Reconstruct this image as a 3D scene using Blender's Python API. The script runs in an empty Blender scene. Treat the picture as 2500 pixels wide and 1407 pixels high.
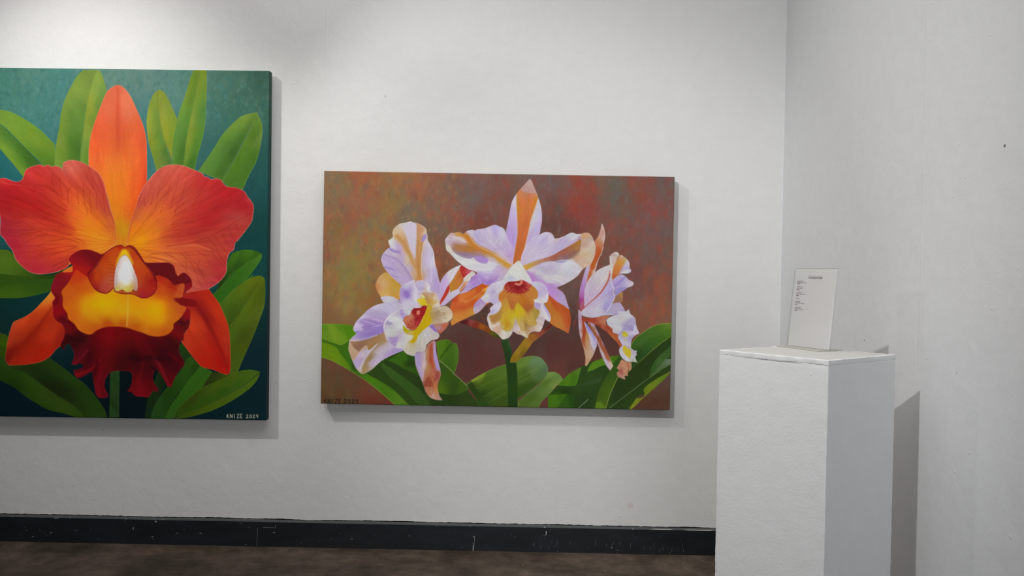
import bpy, bmesh, math, random
import numpy as np
from mathutils import Vector, Matrix, noise as mnoise

# ---------------------------------------------------------------- camera, world, lights, exposure
scn = bpy.context.scene
CAMH, DWALL, XR = 1.46, 4.5234, 1.391          # camera height, back wall distance, right wall x
PITCH, YAW, ROLL, FPX = .01388, -.00681, .01802, 2081.3
cp,sp = math.cos(PITCH),math.sin(PITCH); cy,sy = math.cos(YAW),math.sin(YAW)
fwd = Vector((sy*cp,cy*cp,-sp)); rgt = Vector((cy,-sy,0)); upv = rgt.cross(fwd)
cr,sr = math.cos(ROLL),math.sin(ROLL)
r2 = rgt*cr+upv*sr; u2 = -rgt*sr+upv*cr
cd = bpy.data.cameras.new('camera'); cam = bpy.data.objects.new('camera', cd); scn.collection.objects.link(cam)
cd.sensor_width = 36; cd.lens = 36*FPX/2500; cd.clip_start = .05; cd.clip_end = 60
M3 = Matrix((r2,u2,-fwd)).transposed(); cam.matrix_world = Matrix.Translation((0,0,CAMH)) @ M3.to_4x4()
scn.camera = cam
vs = scn.view_settings; vs.view_transform='Standard'; vs.look='None'; vs.gamma=1; vs.exposure=0; vs.use_curve_mapping=False
scn.display_settings.display_device='sRGB'

w = bpy.data.worlds.new('room_light'); scn.world = w; w.use_nodes = True
w.node_tree.nodes['Background'].inputs[0].default_value = (.93,.97,1.0,1); w.node_tree.nodes['Background'].inputs[1].default_value = 0.0

def spot(name, loc, aim, power, ang, blend, col, rad=.035):
    l = bpy.data.lights.new(name,'SPOT'); l.energy=power; l.spot_size=math.radians(ang); l.spot_blend=blend; l.color=col; l.shadow_soft_size=rad
    o = bpy.data.objects.new(name,l); scn.collection.objects.link(o); o.location=loc
    o.rotation_euler = (Vector(aim)-Vector(loc)).to_track_quat('-Z','Y').to_euler(); return o
def area(name, loc, aim, power, sx, sy_, col):
    l = bpy.data.lights.new(name,'AREA'); l.shape='RECTANGLE'; l.size=sx; l.size_y=sy_; l.energy=power; l.color=col
    o = bpy.data.objects.new(name,l); scn.collection.objects.link(o); o.location=loc
    o.rotation_euler = (Vector(aim)-Vector(loc)).to_track_quat('-Z','Y').to_euler(); return o
# gallery track spots aimed at the pictures, plus added unseen fills: ceiling bounce overhead, cool light behind the camera
spot('track_spot', (-1.65,2.64,3.50), (.1,DWALL,1.60), 76, 56, .65, (1,.99,.975))
spot('track_spot', (-2.557,2.75,3.50), (-2.3,DWALL,1.95), 163.5, 64, 1.0, (1,.985,.98))
spot('track_spot', (-1.05,.97,3.50), (1.05,3.9,1.0), 255, 62, 1.0, (1,.99,.975))
spot('track_spot', (-2.45,2.75,3.50), (-.85,DWALL,1.35), 74, 46, .8, (1,.975,.95))
area('ceiling_bounce_fill', (-.7,2.4,3.9), (-.7,2.4,0), 63, 3.2, 3.4, (1,.985,.972))  # added fill standing in for light bounced off the ceiling
area('rear_fill_light', (1.0,-2.4,1.6), (.7,4,1.5), 80, 2.0, 2.4, (.93,.965,1))  # unseen area light added as cool fill from behind
spot('track_spot', (-8.0,2.80,3.50), (XR,2.95,1.05), 100, 15, 1.0, (1,.99,.98))


P1R = .00429
ILLUM = {'white': [[-0.23424, 0.45523, -0.33812, -0.36081, 0.48464, -0.12742, -0.69588, -0.74208, -0.182, 0.03859], [-0.24049, 0.45955, -0.33711, -0.35421, 0.48541, -0.13001, -0.70726, -0.76231, -0.18987, 0.03416], [-0.2531, 0.46011, -0.33586, -0.34757, 0.48187, -0.12757, -0.71667, -0.77103, -0.19797, 0.03316]], 'red': [[-1.19777, -4.51403, -0.21578, -7.00818, 1.38083, -0.38764, -3.15551, 0.89241, -0.51153, 0.14094], [-1.17851, -4.36424, -0.21011, -6.75771, 1.39192, -0.38734, -3.02442, 0.90099, -0.50874, 0.13774], [-1.1839, -4.33158, -0.20412, -6.69093, 1.39358, -0.38082, -2.99178, 0.89845, -0.50235, 0.13787]]}
# ---------------------------------------------------------------- oil painting: brush engine (numpy, no image files)
TILES = dict(a0=(0,160,4.691),a1=(350,160,4.691),a2=(0,380,4.691),a3=(300,380,4.691),a4=(0,580,4.691),
  a5=(350,580,4.691),a6=(0,780,4.691),a7=(350,780,4.691),b0=(770,400,4.691),b1=(1050,400,4.691),b2=(1340,400,4.691),
  b3=(770,740,4.691),b4=(1050,740,4.691),b5=(1340,740,4.691),c0=(840,540,8.275),c1=(840,680,8.275),c2=(960,640,8.275),
  c3=(1080,540,8.275),c4=(1160,660,8.275),c5=(1260,540,8.275),c6=(1390,600,8.275),c7=(1390,760,8.275),p=(0,0,1.0))

def hexc(h):
    return np.array([int(h[i:i+2],16) for i in (0,2,4)],float)/255.

def vnoise(X, Y, seed):
    """smooth value noise on arbitrary coordinates"""
    xi=np.floor(X).astype(np.int64); yi=np.floor(Y).astype(np.int64)
    fx=X-xi; fy=Y-yi; fx=fx*fx*(3-2*fx); fy=fy*fy*(3-2*fy)
    def h(a,b):
        n=(a*374761393+b*668265263+seed*2147483647)&0xffffffff
        n=((n^(n>>13))*1274126177)&0xffffffff
        return ((n^(n>>16))&0xffff)/65535.
    return (h(xi,yi)*(1-fx)+h(xi+1,yi)*fx)*(1-fy)+(h(xi,yi+1)*(1-fx)+h(xi+1,yi+1)*fx)*fy

class Painter:
    def __init__(s, x0,y0,x1,y1, tile='p'):
        s.x0,s.y0=x0,y0; s.W=x1-x0; s.H=y1-y0
        s.img=np.zeros((s.H,s.W,3)); s.tile=tile; s.mask=None; s.seed=1; s.soft=.55; s.flow=None; s.along=.72
        s.AX=np.arange(s.W)+x0+.5; s.AY=np.arange(s.H)+y0+.5
    def pts(s, txt):
        out=[]; cr=[]
        for t in txt.split():
            if t[0]=='@': s.tile=t[1:]; continue
            c=t.endswith('!'); t=t.rstrip('!')
            a=t.split(','); ox,oy,k=TILES[s.tile]
            out.append((ox+float(a[0])/k, oy+float(a[1])/k)+tuple(a[2:])); cr.append(c)
        return out,cr
    def smooth(s, P, cr, closed, n=4):
        P=np.array([p[:2] for p in P]); N=len(P); out=[]
        if N<3: return P
        rng=range(N) if closed else range(N-1)
        for i in rng:
            p1=P[i]; p2=P[(i+1)%N]
            p0=P[i-1] if (closed or i>0) else p1
            p3=P[(i+2)%N] if (closed or i+2<N) else p2
            if cr[i]: p0=p1
            if cr[(i+1)%N]: p3=p2
            L=np.hypot(*(p2-p1))+1e-6
            m1=(p2-p0)*.5; m2=(p3-p1)*.5
            for m in (m1,m2):
                q=np.hypot(*m)
                if q>L: m*=L/q
            for j in range(n):
                t=j/n; t2=t*t; t3=t2*t
                out.append((2*t3-3*t2+1)*p1+(t3-2*t2+t)*m1+(-2*t3+3*t2)*p2+(t3-t2)*m2)
        if not closed: out.append(P[-1])
        return np.array(out)
    def box(s, Q, pad):
        a=max(0,int(Q[:,0].min()-pad-s.x0)); b=min(s.W,int(Q[:,0].max()+pad-s.x0)+2)
        c=max(0,int(Q[:,1].min()-pad-s.y0)); d=min(s.H,int(Q[:,1].max()+pad-s.y0)+2)
        if a>=b or c>=d: return None
        X,Y=np.meshgrid(s.AX[a:b],s.AY[c:d]); return (slice(c,d),slice(a,b),X,Y)
    def polydist(s, Q, X, Y, closed, widths=None, reach=None):
        """distance to a polyline (minus the local half width) and inside flag"""
        D=np.full(X.shape,1e9); ins=np.zeros(X.shape,bool); n=len(Q); R=range(n) if closed else range(n-1)
        for i in R:
            a=Q[i]; b=Q[(i+1)%n]; d=b-a; L=d@d+1e-9
            if closed:
                if a[1]!=b[1]:
                    r0=np.searchsorted(Y[:,0],min(a[1],b[1]),'right'); r1=np.searchsorted(Y[:,0],max(a[1],b[1]),'right')
                    if r1>r0:
                        y=Y[r0:r1]; ins[r0:r1]^=(X[r0:r1]<a[0]+(y-a[1])*d[0]/d[1])
            rr=reach or 1e9
            if rr<1e8:
                c0=np.searchsorted(X[0],min(a[0],b[0])-rr); c1=np.searchsorted(X[0],max(a[0],b[0])+rr)
                e0=np.searchsorted(Y[:,0],min(a[1],b[1])-rr); e1=np.searchsorted(Y[:,0],max(a[1],b[1])+rr)
            else: c0,c1,e0,e1=0,X.shape[1],0,X.shape[0]
            if c1<=c0 or e1<=e0: continue
            x=X[e0:e1,c0:c1]-a[0]; y=Y[e0:e1,c0:c1]-a[1]
            t=np.clip((x*d[0]+y*d[1])/L,0,1)
            q=np.hypot(x-t*d[0],y-t*d[1])
            if widths is not None: q=q-(widths[i]*(1-t)+widths[i+1]*t)
            D[e0:e1,c0:c1]=np.minimum(D[e0:e1,c0:c1],q)
        return D,ins
    def base(s, at=None):
        """point the brush strokes of the next shapes run out from"""
        k=s.tile; s.flow=s.pts(at)[0][0][:2] if at else None; s.tile=k
    def interp(s, S, X, Y):
        P=np.array([q[:2] for q in S]); C=np.array([hexc(q[2]) for q in S])
        if len(P)==1: return np.broadcast_to(C[0],X.shape+(3,)).copy()
        dd=np.hypot(P[:,None,0]-P[None,:,0],P[:,None,1]-P[None,:,1])+np.eye(len(P))*1e9
        e=s.soft*dd.min(1); num=np.zeros(X.shape+(3,)); den=np.zeros(X.shape)
        for p,c,ei in zip(P,C,e):
            if s.flow is None: q=(X-p[0])**2+(Y-p[1])**2
            else:
                mx=(X+p[0])*.5-s.flow[0]; my=(Y+p[1])*.5-s.flow[1]; m=np.hypot(mx,my)+8; a=((X-p[0])*mx+(Y-p[1])*my)/m
                q=(X-p[0])**2+(Y-p[1])**2-s.along*a*a; q=q*1.25
            w=1./(q+ei*ei)**2.2
            num+=w[...,None]*c; den+=w
        return num/den[...,None]
    def put(s, b, col, al):
        r,c,X,Y=b; v=s.img[r,c]; s.img[r,c]=v+(col-v)*al[...,None]
    def fill(s, pts, cols, soft=.6, rim=None, keep=False):
        P,cr=s.pts(pts); Q=s.smooth(P,cr,True); b=s.box(Q,soft+2)
        S,_=s.pts(cols)
        if b is None:
            if not keep: s.mask=None
            return
        r,c,X,Y=b; D,ins=s.polydist(Q,X,Y,True,reach=max(3,soft*1.6+1,(rim[1]*2+2) if rim else 0))
        sd=np.where(ins,D,-D); al=np.clip(sd/(2*soft)+.5,0,1); al=al*al*(3-2*al)
        col=s.interp(S,X,Y)
        # faint brush grain
        g=vnoise(X/1.7,Y/4.2,7)+vnoise(X/3.1,Y/2.3,11)-1
        col=np.clip(col*(1+.03*g[...,None]),0,1)
        if s.flow is not None:
            an=np.arctan2(Y-s.flow[1],X-s.flow[0]); R=np.hypot(X-s.flow[0],Y-s.flow[1]); wb=vnoise(X/25,Y/25,5)*.05
            st=vnoise((an+wb)*22,R/50,3)+.7*vnoise((an+wb)*55,R/35,4)-.85
            col=np.clip(col*(1+(.055*st*np.clip(R/50,0,1))[...,None]),0,1)
        if rim:
            k=np.exp(-(np.maximum(D,0)/rim[1])**2)*rim[2]
            col=col+(hexc(rim[0])-col)*k[...,None]
        if keep and s.mask is not None: s.put(b,col,al*s.mask[r,c]); return
        s.put(b,col,al); s.mask=np.zeros((s.H,s.W),np.float32); s.mask[r,c]=al
    def sub(s, pts, cols, soft=.6, rim=None):
        """a patch inside the last shape; later strokes still clip to that shape"""
        s.fill(pts,cols,soft,rim,True)
    def stroke(s, pts, w, col, a=1., soft=.7, clip=True):
        P,cr=s.pts(pts); Q=s.smooth(P,cr,False); w=w if isinstance(w,tuple) else (w,w)
        n=len(Q); t=np.linspace(0,1,n)
        if len(w)==2: W=w[0]*(1-t)+w[1]*t
        else: W=np.interp(t,np.linspace(0,1,len(w)),w)
        W=W*.5; b=s.box(Q,W.max()+soft*2+2)
        if b is None: return
        r,c,X,Y=b; D,_=s.polydist(Q,X,Y,False,widths=W,reach=W.max()+soft*2+3)
        al=np.clip(.5-D/(2*soft),0,1); al=al*al*(3-2*al)*a
        if clip and s.mask is not None: al=al*s.mask[r,c]
        s.put(b,hexc(col),al)
    def blob(s, at, rx, ry, col, a=1., ang=0):
        (p,),_=s.pts(at); R=max(rx,ry)*2.2; Q=np.array([[p[0]-R,p[1]-R],[p[0]+R,p[1]+R]]); b=s.box(Q,0)
        if b is None: return
        r,c,X,Y=b; ca,sa=math.cos(ang),math.sin(ang); x=X-p[0]; y=Y-p[1]
        u=(x*ca+y*sa)/rx; v=(-x*sa+y*ca)/ry; al=np.exp(-(u*u+v*v))*a
        if s.mask is not None: al=al*s.mask[r,c]
        s.put(b,hexc(col),al)
    def streaks(s, at, amp, nang, rscale, seed=3):
        """brush streaks radiating from a point, inside the last shape"""
        (p,),_=s.pts(at); X,Y=np.meshgrid(s.AX,s.AY); m=s.mask
        an=np.arctan2(Y-p[1],X-p[0]); R=np.hypot(X-p[0],Y-p[1])
        wob=vnoise(X/40,Y/40,seed+9)*.05
        n=vnoise((an+wob)*nang,R/rscale,seed)+.6*vnoise((an+wob)*nang*2.3,R/(rscale*.6),seed+1)-.8
        k=amp*n*np.clip(R/40,0,1)*m
        s.img*=(1+k[...,None]*np.array([.55,1.1,1.0]))
    def dabs(s, n, pal, region, size, a, seed, cluster=None):
        """small scumbled dabs, taller than wide, over the ground colour"""
        rg=np.random.RandomState(seed); x0,y0,x1,y1=region; s.mask=None
        for i in range(n):
            x=rg.uniform(x0,x1); y=rg.uniform(y0,y1); k=rg.uniform(.5,1.5)*size
            c=pal[rg.randint(len(pal))]
            s.tile='p'; s.blob('%f,%f'%(x,y), k*rg.uniform(.5,.9), k*rg.uniform(.8,1.7), c, a*rg.uniform(.3,1.), rg.uniform(-.35,.35))

GLYPH = {'K':[[(0,0),(0,1)],[(.75,0),(.02,.55)],[(.25,.42),(.85,1)]],'N':[[(0,1),(0,0),(.8,1),(.8,0)]],'I':[[(.3,0),(.3,1)]],
 'Z':[[(0,0),(.8,0),(0,1),(.85,1)]],'E':[[(.75,0),(0,0),(0,1),(.8,1)],[(0,.5),(.6,.48)]],
 '2':[[(.05,.2),(.35,0),(.7,.15),(.6,.45),(0,1),(.85,1)]],'0':[[(.4,0),(.05,.35),(.1,.8),(.45,1),(.8,.75),(.78,.3),(.4,0)]],
 '4':[[(.1,0),(.05,.5),(.7,.45)],[(.72,0),(.68,1)]]}
def sign(p, tile, text, x, y, w, h, col, lw, a, slope=0.):
    p.mask=None; p.tile=tile; n=len(text)
    for i,ch in enumerate(text):
        for g in GLYPH.get(ch,[]):
            t=' '.join('%f,%f!'%(x+(i+u*.72)*w, y+v*h+slope*(i*w)) for u,v in g)
            p.stroke(t,lw,col,a,.5,False)

def paint_white_orchids():
    p=Painter(770,405,1665,1015); F,S,B,G=p.fill,p.stroke,p.blob,p.sub
    F('@p 760,390! 1700,390! 1700,1030! 760,1030!','800,430,8a6848 830,450,7f6a4c 880,440,a05a3c 820,500,80644a 870,490,94604a 860,540,8c5c44 940,430,946844 1000,430,9a6c44 1020,450,94604a 1050,430,8c5c48 1090,440,7a5c4c 960,500,8c6c40 1000,520,706454 1050,500,7a5c4c 900,560,8c6c40 830,560,80603c 860,600,8c6c40 810,620,80503c 880,640,88703c 850,680,7c7038 800,680,80603c 930,620,8c6c44 1080,560,705848 1080,620,78503c 1060,660,70462c 1100,500,845444 1150,480,6c5c54 1170,440,7c5850 1200,500,784c40 1180,540,704438 1230,440,745448 1250,480,704a40 1290,430,745c54 1340,440,6c5c58 1350,500,644840 1350,550,5c4038 1380,460,70544c 1420,440,8c4438 1410,490,8c4034 1440,450,8c4434 1430,520,84403a 1390,560,683c34 1460,440,745848 1500,450,645c50 1500,480,605a50 1520,500,685448 1550,440,7c4c40 1590,430,745048 1620,440,605450 1640,480,705048 1600,500,7c4844 1570,470,80483c 1560,550,70504c 1620,560,685450 1640,620,6c5044 1600,640,684c44 1580,700,684840 1600,740,744c3c 1560,690,6c4440 1560,760,784c38 1620,780,745040 1500,560,6c5048 1500,600,70483c 1470,570,784838 1620,900,583c30 1620,980,4c3828 1560,980,503428 1380,640,684c44 1350,720,5c4840 800,780,785838 850,760,80603c 900,720,845c34 870,820,70502c 820,880,5c4030 860,920,543c28 800,920,544028 820,970,48381f 900,950,603424 920,970,5c2c20 1100,790,543c34 1150,850,502c28 1120,880,50302a 1170,800,4c342c 1180,880,542c28 1200,840,543430 1280,820,4c3430 1300,880,54342c 1350,860,502c28 1370,900,5c342c 1390,800,4c342e 1450,860,543028 1480,820,4c302a 1300,850,48302c 1400,900,502e28',soft=.5)
    p.dabs(520,['a4503c','b05838','8c6c40','6c6c58','5f6a60','9c5c40','7c4c3c','8c7448'],(780,410,1120,760),8,.38,15)
    p.dabs(1300,['ac5440','bc6440','9c7c48','5f685c','546458','9c5c40','6c3c34','a08050'],(780,410,1130,740),3.6,.34,115)
    p.dabs(520,['9c4034','8c4438','64605a','5c5c54','7c4c44','8c3c34','6c5048','70605c'],(1100,420,1650,780),8,.4,16)
    p.dabs(2000,['a84034','903c34','5c5c58','4c5450','844840','94302c','5f4440','7c6c68'],(1100,420,1650,790),3.6,.34,116)
    p.dabs(90,['a45030','94442c','7c5c44'],(1570,640,1640,790),9,.22,17)
    p.dabs(120,['7c7c3c','847840','8c7844'],(800,600,900,760),9,.25,18)
    p.dabs(140,['5c4830','64402c','48402c','6c3424'],(784,880,930,985),9,.3,19)
    p.dabs(160,['4c302c','5c342c','503c38','46302c'],(1090,780,1480,930),10,.28,20)
    p.dabs(60,['4c342c','5c3c34','603828'],(1540,900,1640,995),9,.3,21)
    p.base('@p 1050,1250')
    # left leaves
    F('@b3 50,245! 250,240 430,265 480,350 700,600! 1000,540! 1180,580! 1250,900! 1642,1180! 915,1180! 810,1080 700,990 560,880 430,800 330,740 180,660 50,620!','300,300,2f4a14 900,900,28400f')
    F('50,245! 120,240 250,240 430,265 475,350! 385,430 300,482 160,442 50,408!','100,270,4f7a14 200,350,6a8820 300,400,64861c 400,300,4a7808 430,370,4c7a0c 120,380,5c7e1c 300,280,527a14',rim=('88a848',.8,.5))
    F('50,405! 160,442 290,484 385,435! 380,520 400,620 430,790! 330,740! 300,600 230,500 50,445!','100,430,3c5c10 300,500,38600f 350,600,34600f 400,720,345c10',soft=1.2)
    F('50,440! 230,500 300,600 380,700 410,770! 330,733 180,658 50,612!','100,520,5c7a0c 200,600,5e7c0e 350,700,506f10 250,560,587a10',soft=1.1)
    F('425,760! 560,810 620,820 750,900 900,1000 1090,1185! 925,1185! 810,1080 700,985 560,875 425,790!','600,860,3f6a0c 800,1000,3c6410 1000,1130,4a6c18 520,840,3a6010')
    F('600,820! 640,780 745,705! 860,860 1000,960 1200,1185! 1090,1185! 900,1000 750,900','800,880,263c10 1000,1050,263c10',soft=.9)
    F('740,710! 780,690 870,740 1050,880 1200,1000 1340,1185! 1195,1185! 1000,970 860,860','850,780,34501a 1000,900,2f4c16 1200,1080,2f4818',soft=.8)
    F('780,690! 835,655! 930,700 1000,750 1120,800 1190,850 1240,920 1300,1080 1400,1110 1642,1190! 1335,1190! 1200,1000 1050,880','1000,800,24380f 1200,950,22340f 1300,1130,2a4014')
    F('830,660! 1000,555! 1150,600 1160,700 1195,845! 1120,802 1000,747 930,702','1000,620,355c0c 1100,690,24400a 1100,760,2f5010 950,670,345a10')
    B('1080,700',16,8,'1c300a',.6)
    S('55,616 180,656 330,735 430,795 560,878 700,985 810,1078 920,1175',1.2,'86944a',.8,.7,False)
    F('@b4 70,450! 130,425 200,420 250,450 262,462 300,462 325,540 325,640 300,750 275,810! 200,740 90,640!','150,480,4a6c10 100,560,4c7010 200,520,3a5c0c 250,600,3a5c14 300,560,44661c 200,680,34540f',rim=('7c9850',.8,.5))
    S('248,470 210,510 160,570 110,640',3,'24400a',.75,1.5)
    F('95,660! 200,740 300,840 410,930 440,1000! 280,1055 85,1030! 100,900 115,800','150,750,2f4a10 200,850,304c0c 120,980,4a6410 300,950,2c4410 350,950,34500f')
    F('85,1028! 280,1055 430,1000! 500,1090 585,1200! 0,1200! 0,1080!','250,1120,22340f 450,1080,263a10')
    S('100,660 200,735 300,835 410,935 500,1050 580,1190',1.5,'8c9c68',.8,.7,False)
    p.base('@p 1050,1100'); p.tile='b4'
    F('410,930! 470,885 620,800 750,740 870,700 1000,650 1100,615 1190,607 1270,630 1330,700 1350,760 1330,840 1250,920 1100,1040 1010,1100! 1005,1205! 570,1205! 500,1060','550,850,70842a 450,920,3a4c18 480,1000,2f4212 560,1100,243a0c 620,1150,28400f 650,900,3f5810 750,800,48621c 850,750,4c6824 700,1050,3a5214 850,950,3c5610 800,1150,34480f 1050,680,5a742c 1120,640,5c7830 1200,650,5c7850 1270,680,5c7850 1310,760,50684a 1200,760,58703c 1250,820,4a6434 1100,850,40581a 1150,950,2f4810 1050,1000,2a440e 1040,800,445e1c',rim=('8c9c60',.9,.5))
    G('470,888! 620,802 625,835 480,910!','520,870,7c8c28 600,825,6c8424',soft=1.2)
    G('425,955! 480,910! 560,1020 690,1205! 575,1205! 500,1060','520,1020,243a0c 620,1150,26400f',soft=1)
    for q in ('520,980 700,900 880,850','600,1080 750,1000 880,940','1010,860 1150,790 1280,740','1010,920 1120,860 1220,800','1010,760 1120,710 1200,690','650,1150 780,1080 880,1030'): S(q,(1.5,3,1),'5c7430',.35,1.4)
    F('1345,795! 1420,790 1480,820 1527,880! 1460,940 1350,1060 1280,1130 1240,1210! 1005,1210! 1010,1130! 1100,1050 1250,930 1325,850','1400,820,64803c 1450,850,5c7838 1350,900,4a6420 1430,920,687e3c 1200,1000,46602a 1300,1030,546c30 1150,1100,3f5818 1080,1160,465c20 1200,1150,4c6428',rim=('8c9c68',.9,.5))
    p.base('@p 1400,1120')
    # right leaves
    F('@b5 -10,1060! 60,990 110,945 170,870 250,800 370,735! 440,690! 600,640 820,600! 1000,1000! 930,1225! -10,1225!','300,900,26400f 500,900,263f14 100,1150,2c500c 600,1100,22380f 400,1100,203414 200,1000,1c3208 600,780,243c10')
    F('372,735! 340,850 300,948 105,948! 170,870 250,800','200,870,467010 330,770,4a6c20 280,900,3c640c 150,930,3f680c',rim=('648830',.8,.4))
    F('110,948! 300,948 600,845! 590,905 430,935 300,965 120,1000! 20,1050!','200,980,20380f 450,900,2c4420 550,880,2c4420 350,930,284020',soft=1.2)
    F('-10,1062! 100,1045 210,1045 215,1080 150,1130 80,1220! -10,1220!','50,1100,3c640c 150,1080,34580a 60,1180,38600c')
    F('205,1045! 280,1060 290,1090 268,1220! 85,1220! 150,1130','200,1130,2c4c0c 250,1100,20400c',soft=.8)
    S('335,1208 400,1150 450,1105',1.6,'788c68',.85,.8,False)
    F('436,792! 490,690 600,640 700,612 808,605! 800,650 760,682 700,700 600,722 520,762','500,740,4c7210 700,650,467010 600,680,4c7412 770,640,3c640c',rim=('68902c',.8,.4))
    F('1412,232! 1290,238 1180,272 1080,335 1000,395 945,470 930,560 940,700 900,800! 950,760! 1060,660 1250,490 1412,378!','1380,260,5a7428 1200,320,3f6420 1350,320,44681c 1050,450,3a5c20 1150,500,2f5218 1000,600,243c14 1300,400,305414 1100,600,24401a',rim=('b0b440',1.0,.85))
    F('1412,376! 1250,490 1060,660 950,752 890,830 800,850! 640,1225! 935,1225! 1000,1090 1090,1040 1090,1000 1150,930 1412,760!','1300,520,263c14 1100,700,22340f 900,950,22340f 800,1100,203210 1200,800,24380f 950,1100,263c12 700,1180,263e14')
    F('1392,488! 1400,600! 1345,650 1210,830 1155,845! 1170,740 1250,620 1340,540','1330,580,305020 1200,720,304c1e 1250,700,3c5a28 1180,800,304c1e',soft=1)
    F('1330,645! 1402,640! 1402,700! 1250,790 1150,855! 1180,810 1280,710','1370,660,64745c 1280,740,4a6438 1200,810,3f5828',soft=.9)
    S('690,1205 850,1085 1000,970 1160,850 1270,780',(2,2,1),'5c6c4c',.85,.9,False)
    F('1402,780! 1350,850 1250,940 1150,1030 1060,1110 980,1190 930,1230! 925,1200! 970,1140 1000,1095 1080,1080 1095,1040 1085,990 1130,940 1250,860','1200,950,62741c 1100,1050,5c6c14 980,1150,70781c 1300,850,566c1c',soft=.6)
    F('1405,775! 1350,850! 1250,940 1150,1030 1060,1110 980,1190! 930,1230! 1420,1240!','1300,1000,50382c 1200,1150,4c3024 1380,900,54403a 1350,1180,4c3428')
    F('805,608! 830,640 790,780 790,850 720,1000 650,1225! 525,1225! 540,1150 560,1050 620,900 700,780 745,690','750,760,2f4c0f 700,900,34500f 620,1050,384f10 580,1170,4a6010 680,1050,3c5410 770,700,2c480f')
    F('540,1140! 600,1140 640,1190! 640,1225! 528,1225!','580,1180,506c14',soft=1)
    S('790,850 720,1000 680,1110 648,1215',1.4,'8c9848',.85,.7,False)
    p.base()
    # stems
    F('@b4 330,222! 400,195 450,185 550,215 640,260 720,320 800,390 810,412! 700,370 600,310 480,275','400,215,4c1418 480,210,803c3a 520,250,742818 600,270,904c14 650,310,743c10 720,350,505010 790,395,34400f')
    F('810,430! 890,400! 940,560 920,680 985,690 1000,900 1003,1205! 893,1205! 890,1000 875,750 850,590','850,480,1f3814 900,450,2a4420 880,600,1c3412 930,800,1c360c 950,1000,1f3a0c 920,1150,1c340f')
    S('885,410 915,500 938,580',1.2,'44603c',.7,.8)
    F('1230,330! 1300,300 1390,225! 1410,260! 1270,380 1180,450 1100,560 1000,670 915,680! 930,620 1000,520 1060,440 1120,370','1340,270,5c1c1c 1250,340,844030 1180,390,8c5820 1100,460,90701c 1020,560,90701c 950,640,7c6010 1050,580,6c5810',rim=('a88c40',.8,.3))
    # ---------------- left flower
    F('@c1 640,110 650,200 700,310 760,390! 900,380 1060,420 1130,420! 1150,150! 1000,0 870,-118 790,-100 700,-20','700,20,c09a68 660,150,c08050 800,100,c8a070 900,0,c09850 850,300,c8a058 1000,250,bc9444 1050,100,bc9038 1000,0,b88c38 1050,350,c09040')
    F('@c2 640,250! 880,250! 955,440! 962,880! 700,760!','900,500,b8a0c8 900,800,b49cc0 700,400,c0b4c8')
    p.base('@b0 1190,1450')
    F('@b0 890,760! 900,740 960,690 1050,670 1090,660 1110,668 1160,680 1230,710 1270,750 1275,790 1285,830 1285,870 1330,950 1355,1010 1370,1130 1390,1210 1430,1400! 1430,1500! 1000,1500! 985,1400 920,1340 840,1260 780,1180 755,1110 755,1080 775,1030 830,970 858,960! 840,910 838,880 880,850 888,825! 882,790',
      '930,740,c8b49c 920,790,ccb08c 950,830,c8a070 1000,700,ccc0bc 1090,690,ccc4c8 1100,800,c4b8cc 1120,950,c4bcc8 1140,1050,c4b4bc 1200,720,c49880 1190,800,bc8c5c 1250,750,c8b098 1180,950,b88850 1150,1150,b88850 1190,1300,b88448 1010,900,c0905c 1050,1000,c0905c 1100,1100,c09868 1050,1100,c8b4a0 1130,1250,c0a080 860,900,d0d0c8 890,940,c8c0d0 950,960,b8a0c8 820,1000,c0b0c8 800,1100,b8a4c8 850,1130,b4a0c4 950,1200,b09cc0 1050,1300,b09cc4 1000,1080,b8a4c4 1080,1200,b8a8c4 1280,900,ccc4d0 1260,1000,bcb0c8 1300,1100,bcb0cc 1240,1200,b4a8b8 1350,1100,ccc4cc 1350,1250,b4a4cc 1280,1350,bcb0c8 1400,1350,a890c0',rim=('dcd0cc',.8,.5))
    S('930,830 1000,900 1060,1000 1110,1110 1170,1240 1195,1340',(9,10,9,6,4,4),'bc8a50',.8,2.5)
    G('1205,700! 1250,740 1230,800 1235,900 1215,1050 1210,1200 1222,1340! 1165,1340! 1160,1150 1150,1040 1158,850 1155,690!','1190,760,bc8c60 1180,900,b88850 1190,1100,b88450 1190,1300,b88448 1220,760,c09470',soft=1.3)
    G('1005,700! 1100,675 1158,690! 1158,850 1148,1060! 1100,1000 1060,880 1010,740','1100,760,c8bccc 1110,900,c4bcc8 1130,1000,c4b8c4 1040,740,c8c0cc',soft=.9)
    S('1140,1070 1165,1180 1185,1300',1.5,'a87440',.6,1.2)
    S('850,975 900,1000 960,1015',(5,7,6),'9078b8',.8,1.6); S('965,1015 985,1060',3,'a490b8',.5,2)
    S('785,1040 860,1065 950,1110 1050,1230 1105,1330',(3,4,5,5,4),'a088b8',.8,1.5)
    S('795,1185 860,1200 920,1225',(4,5,2),'9480b8',.8,1.5); S('870,1265 900,1290 950,1305',(2,4,2),'9480bc',.8,1.2)
    G('1228,830! 1265,800! 1272,850 1240,890! 1210,885','1245,850,a088bc',soft=1)
    S('1285,860 1240,920 1218,1050 1215,1200 1228,1340',1.5,'d8c4a8',.8,.9); S('1290,1000 1325,1150 1325,1350',2,'d0c4d4',.7,1.2)
    S('1270,780 1215,800 1200,830',2,'d0b8a0',.6,1.3)
    F('@c1 732,385! 850,352 1000,378 1060,415 1150,450 1225,600! 1100,510 950,490 800,492!','800,420,c0b4c8 950,420,c0c0c4 1050,450,b8b0bc 1120,470,a088a8 1180,520,9c84a0')
    p.base('@b3 1080,230')
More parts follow.
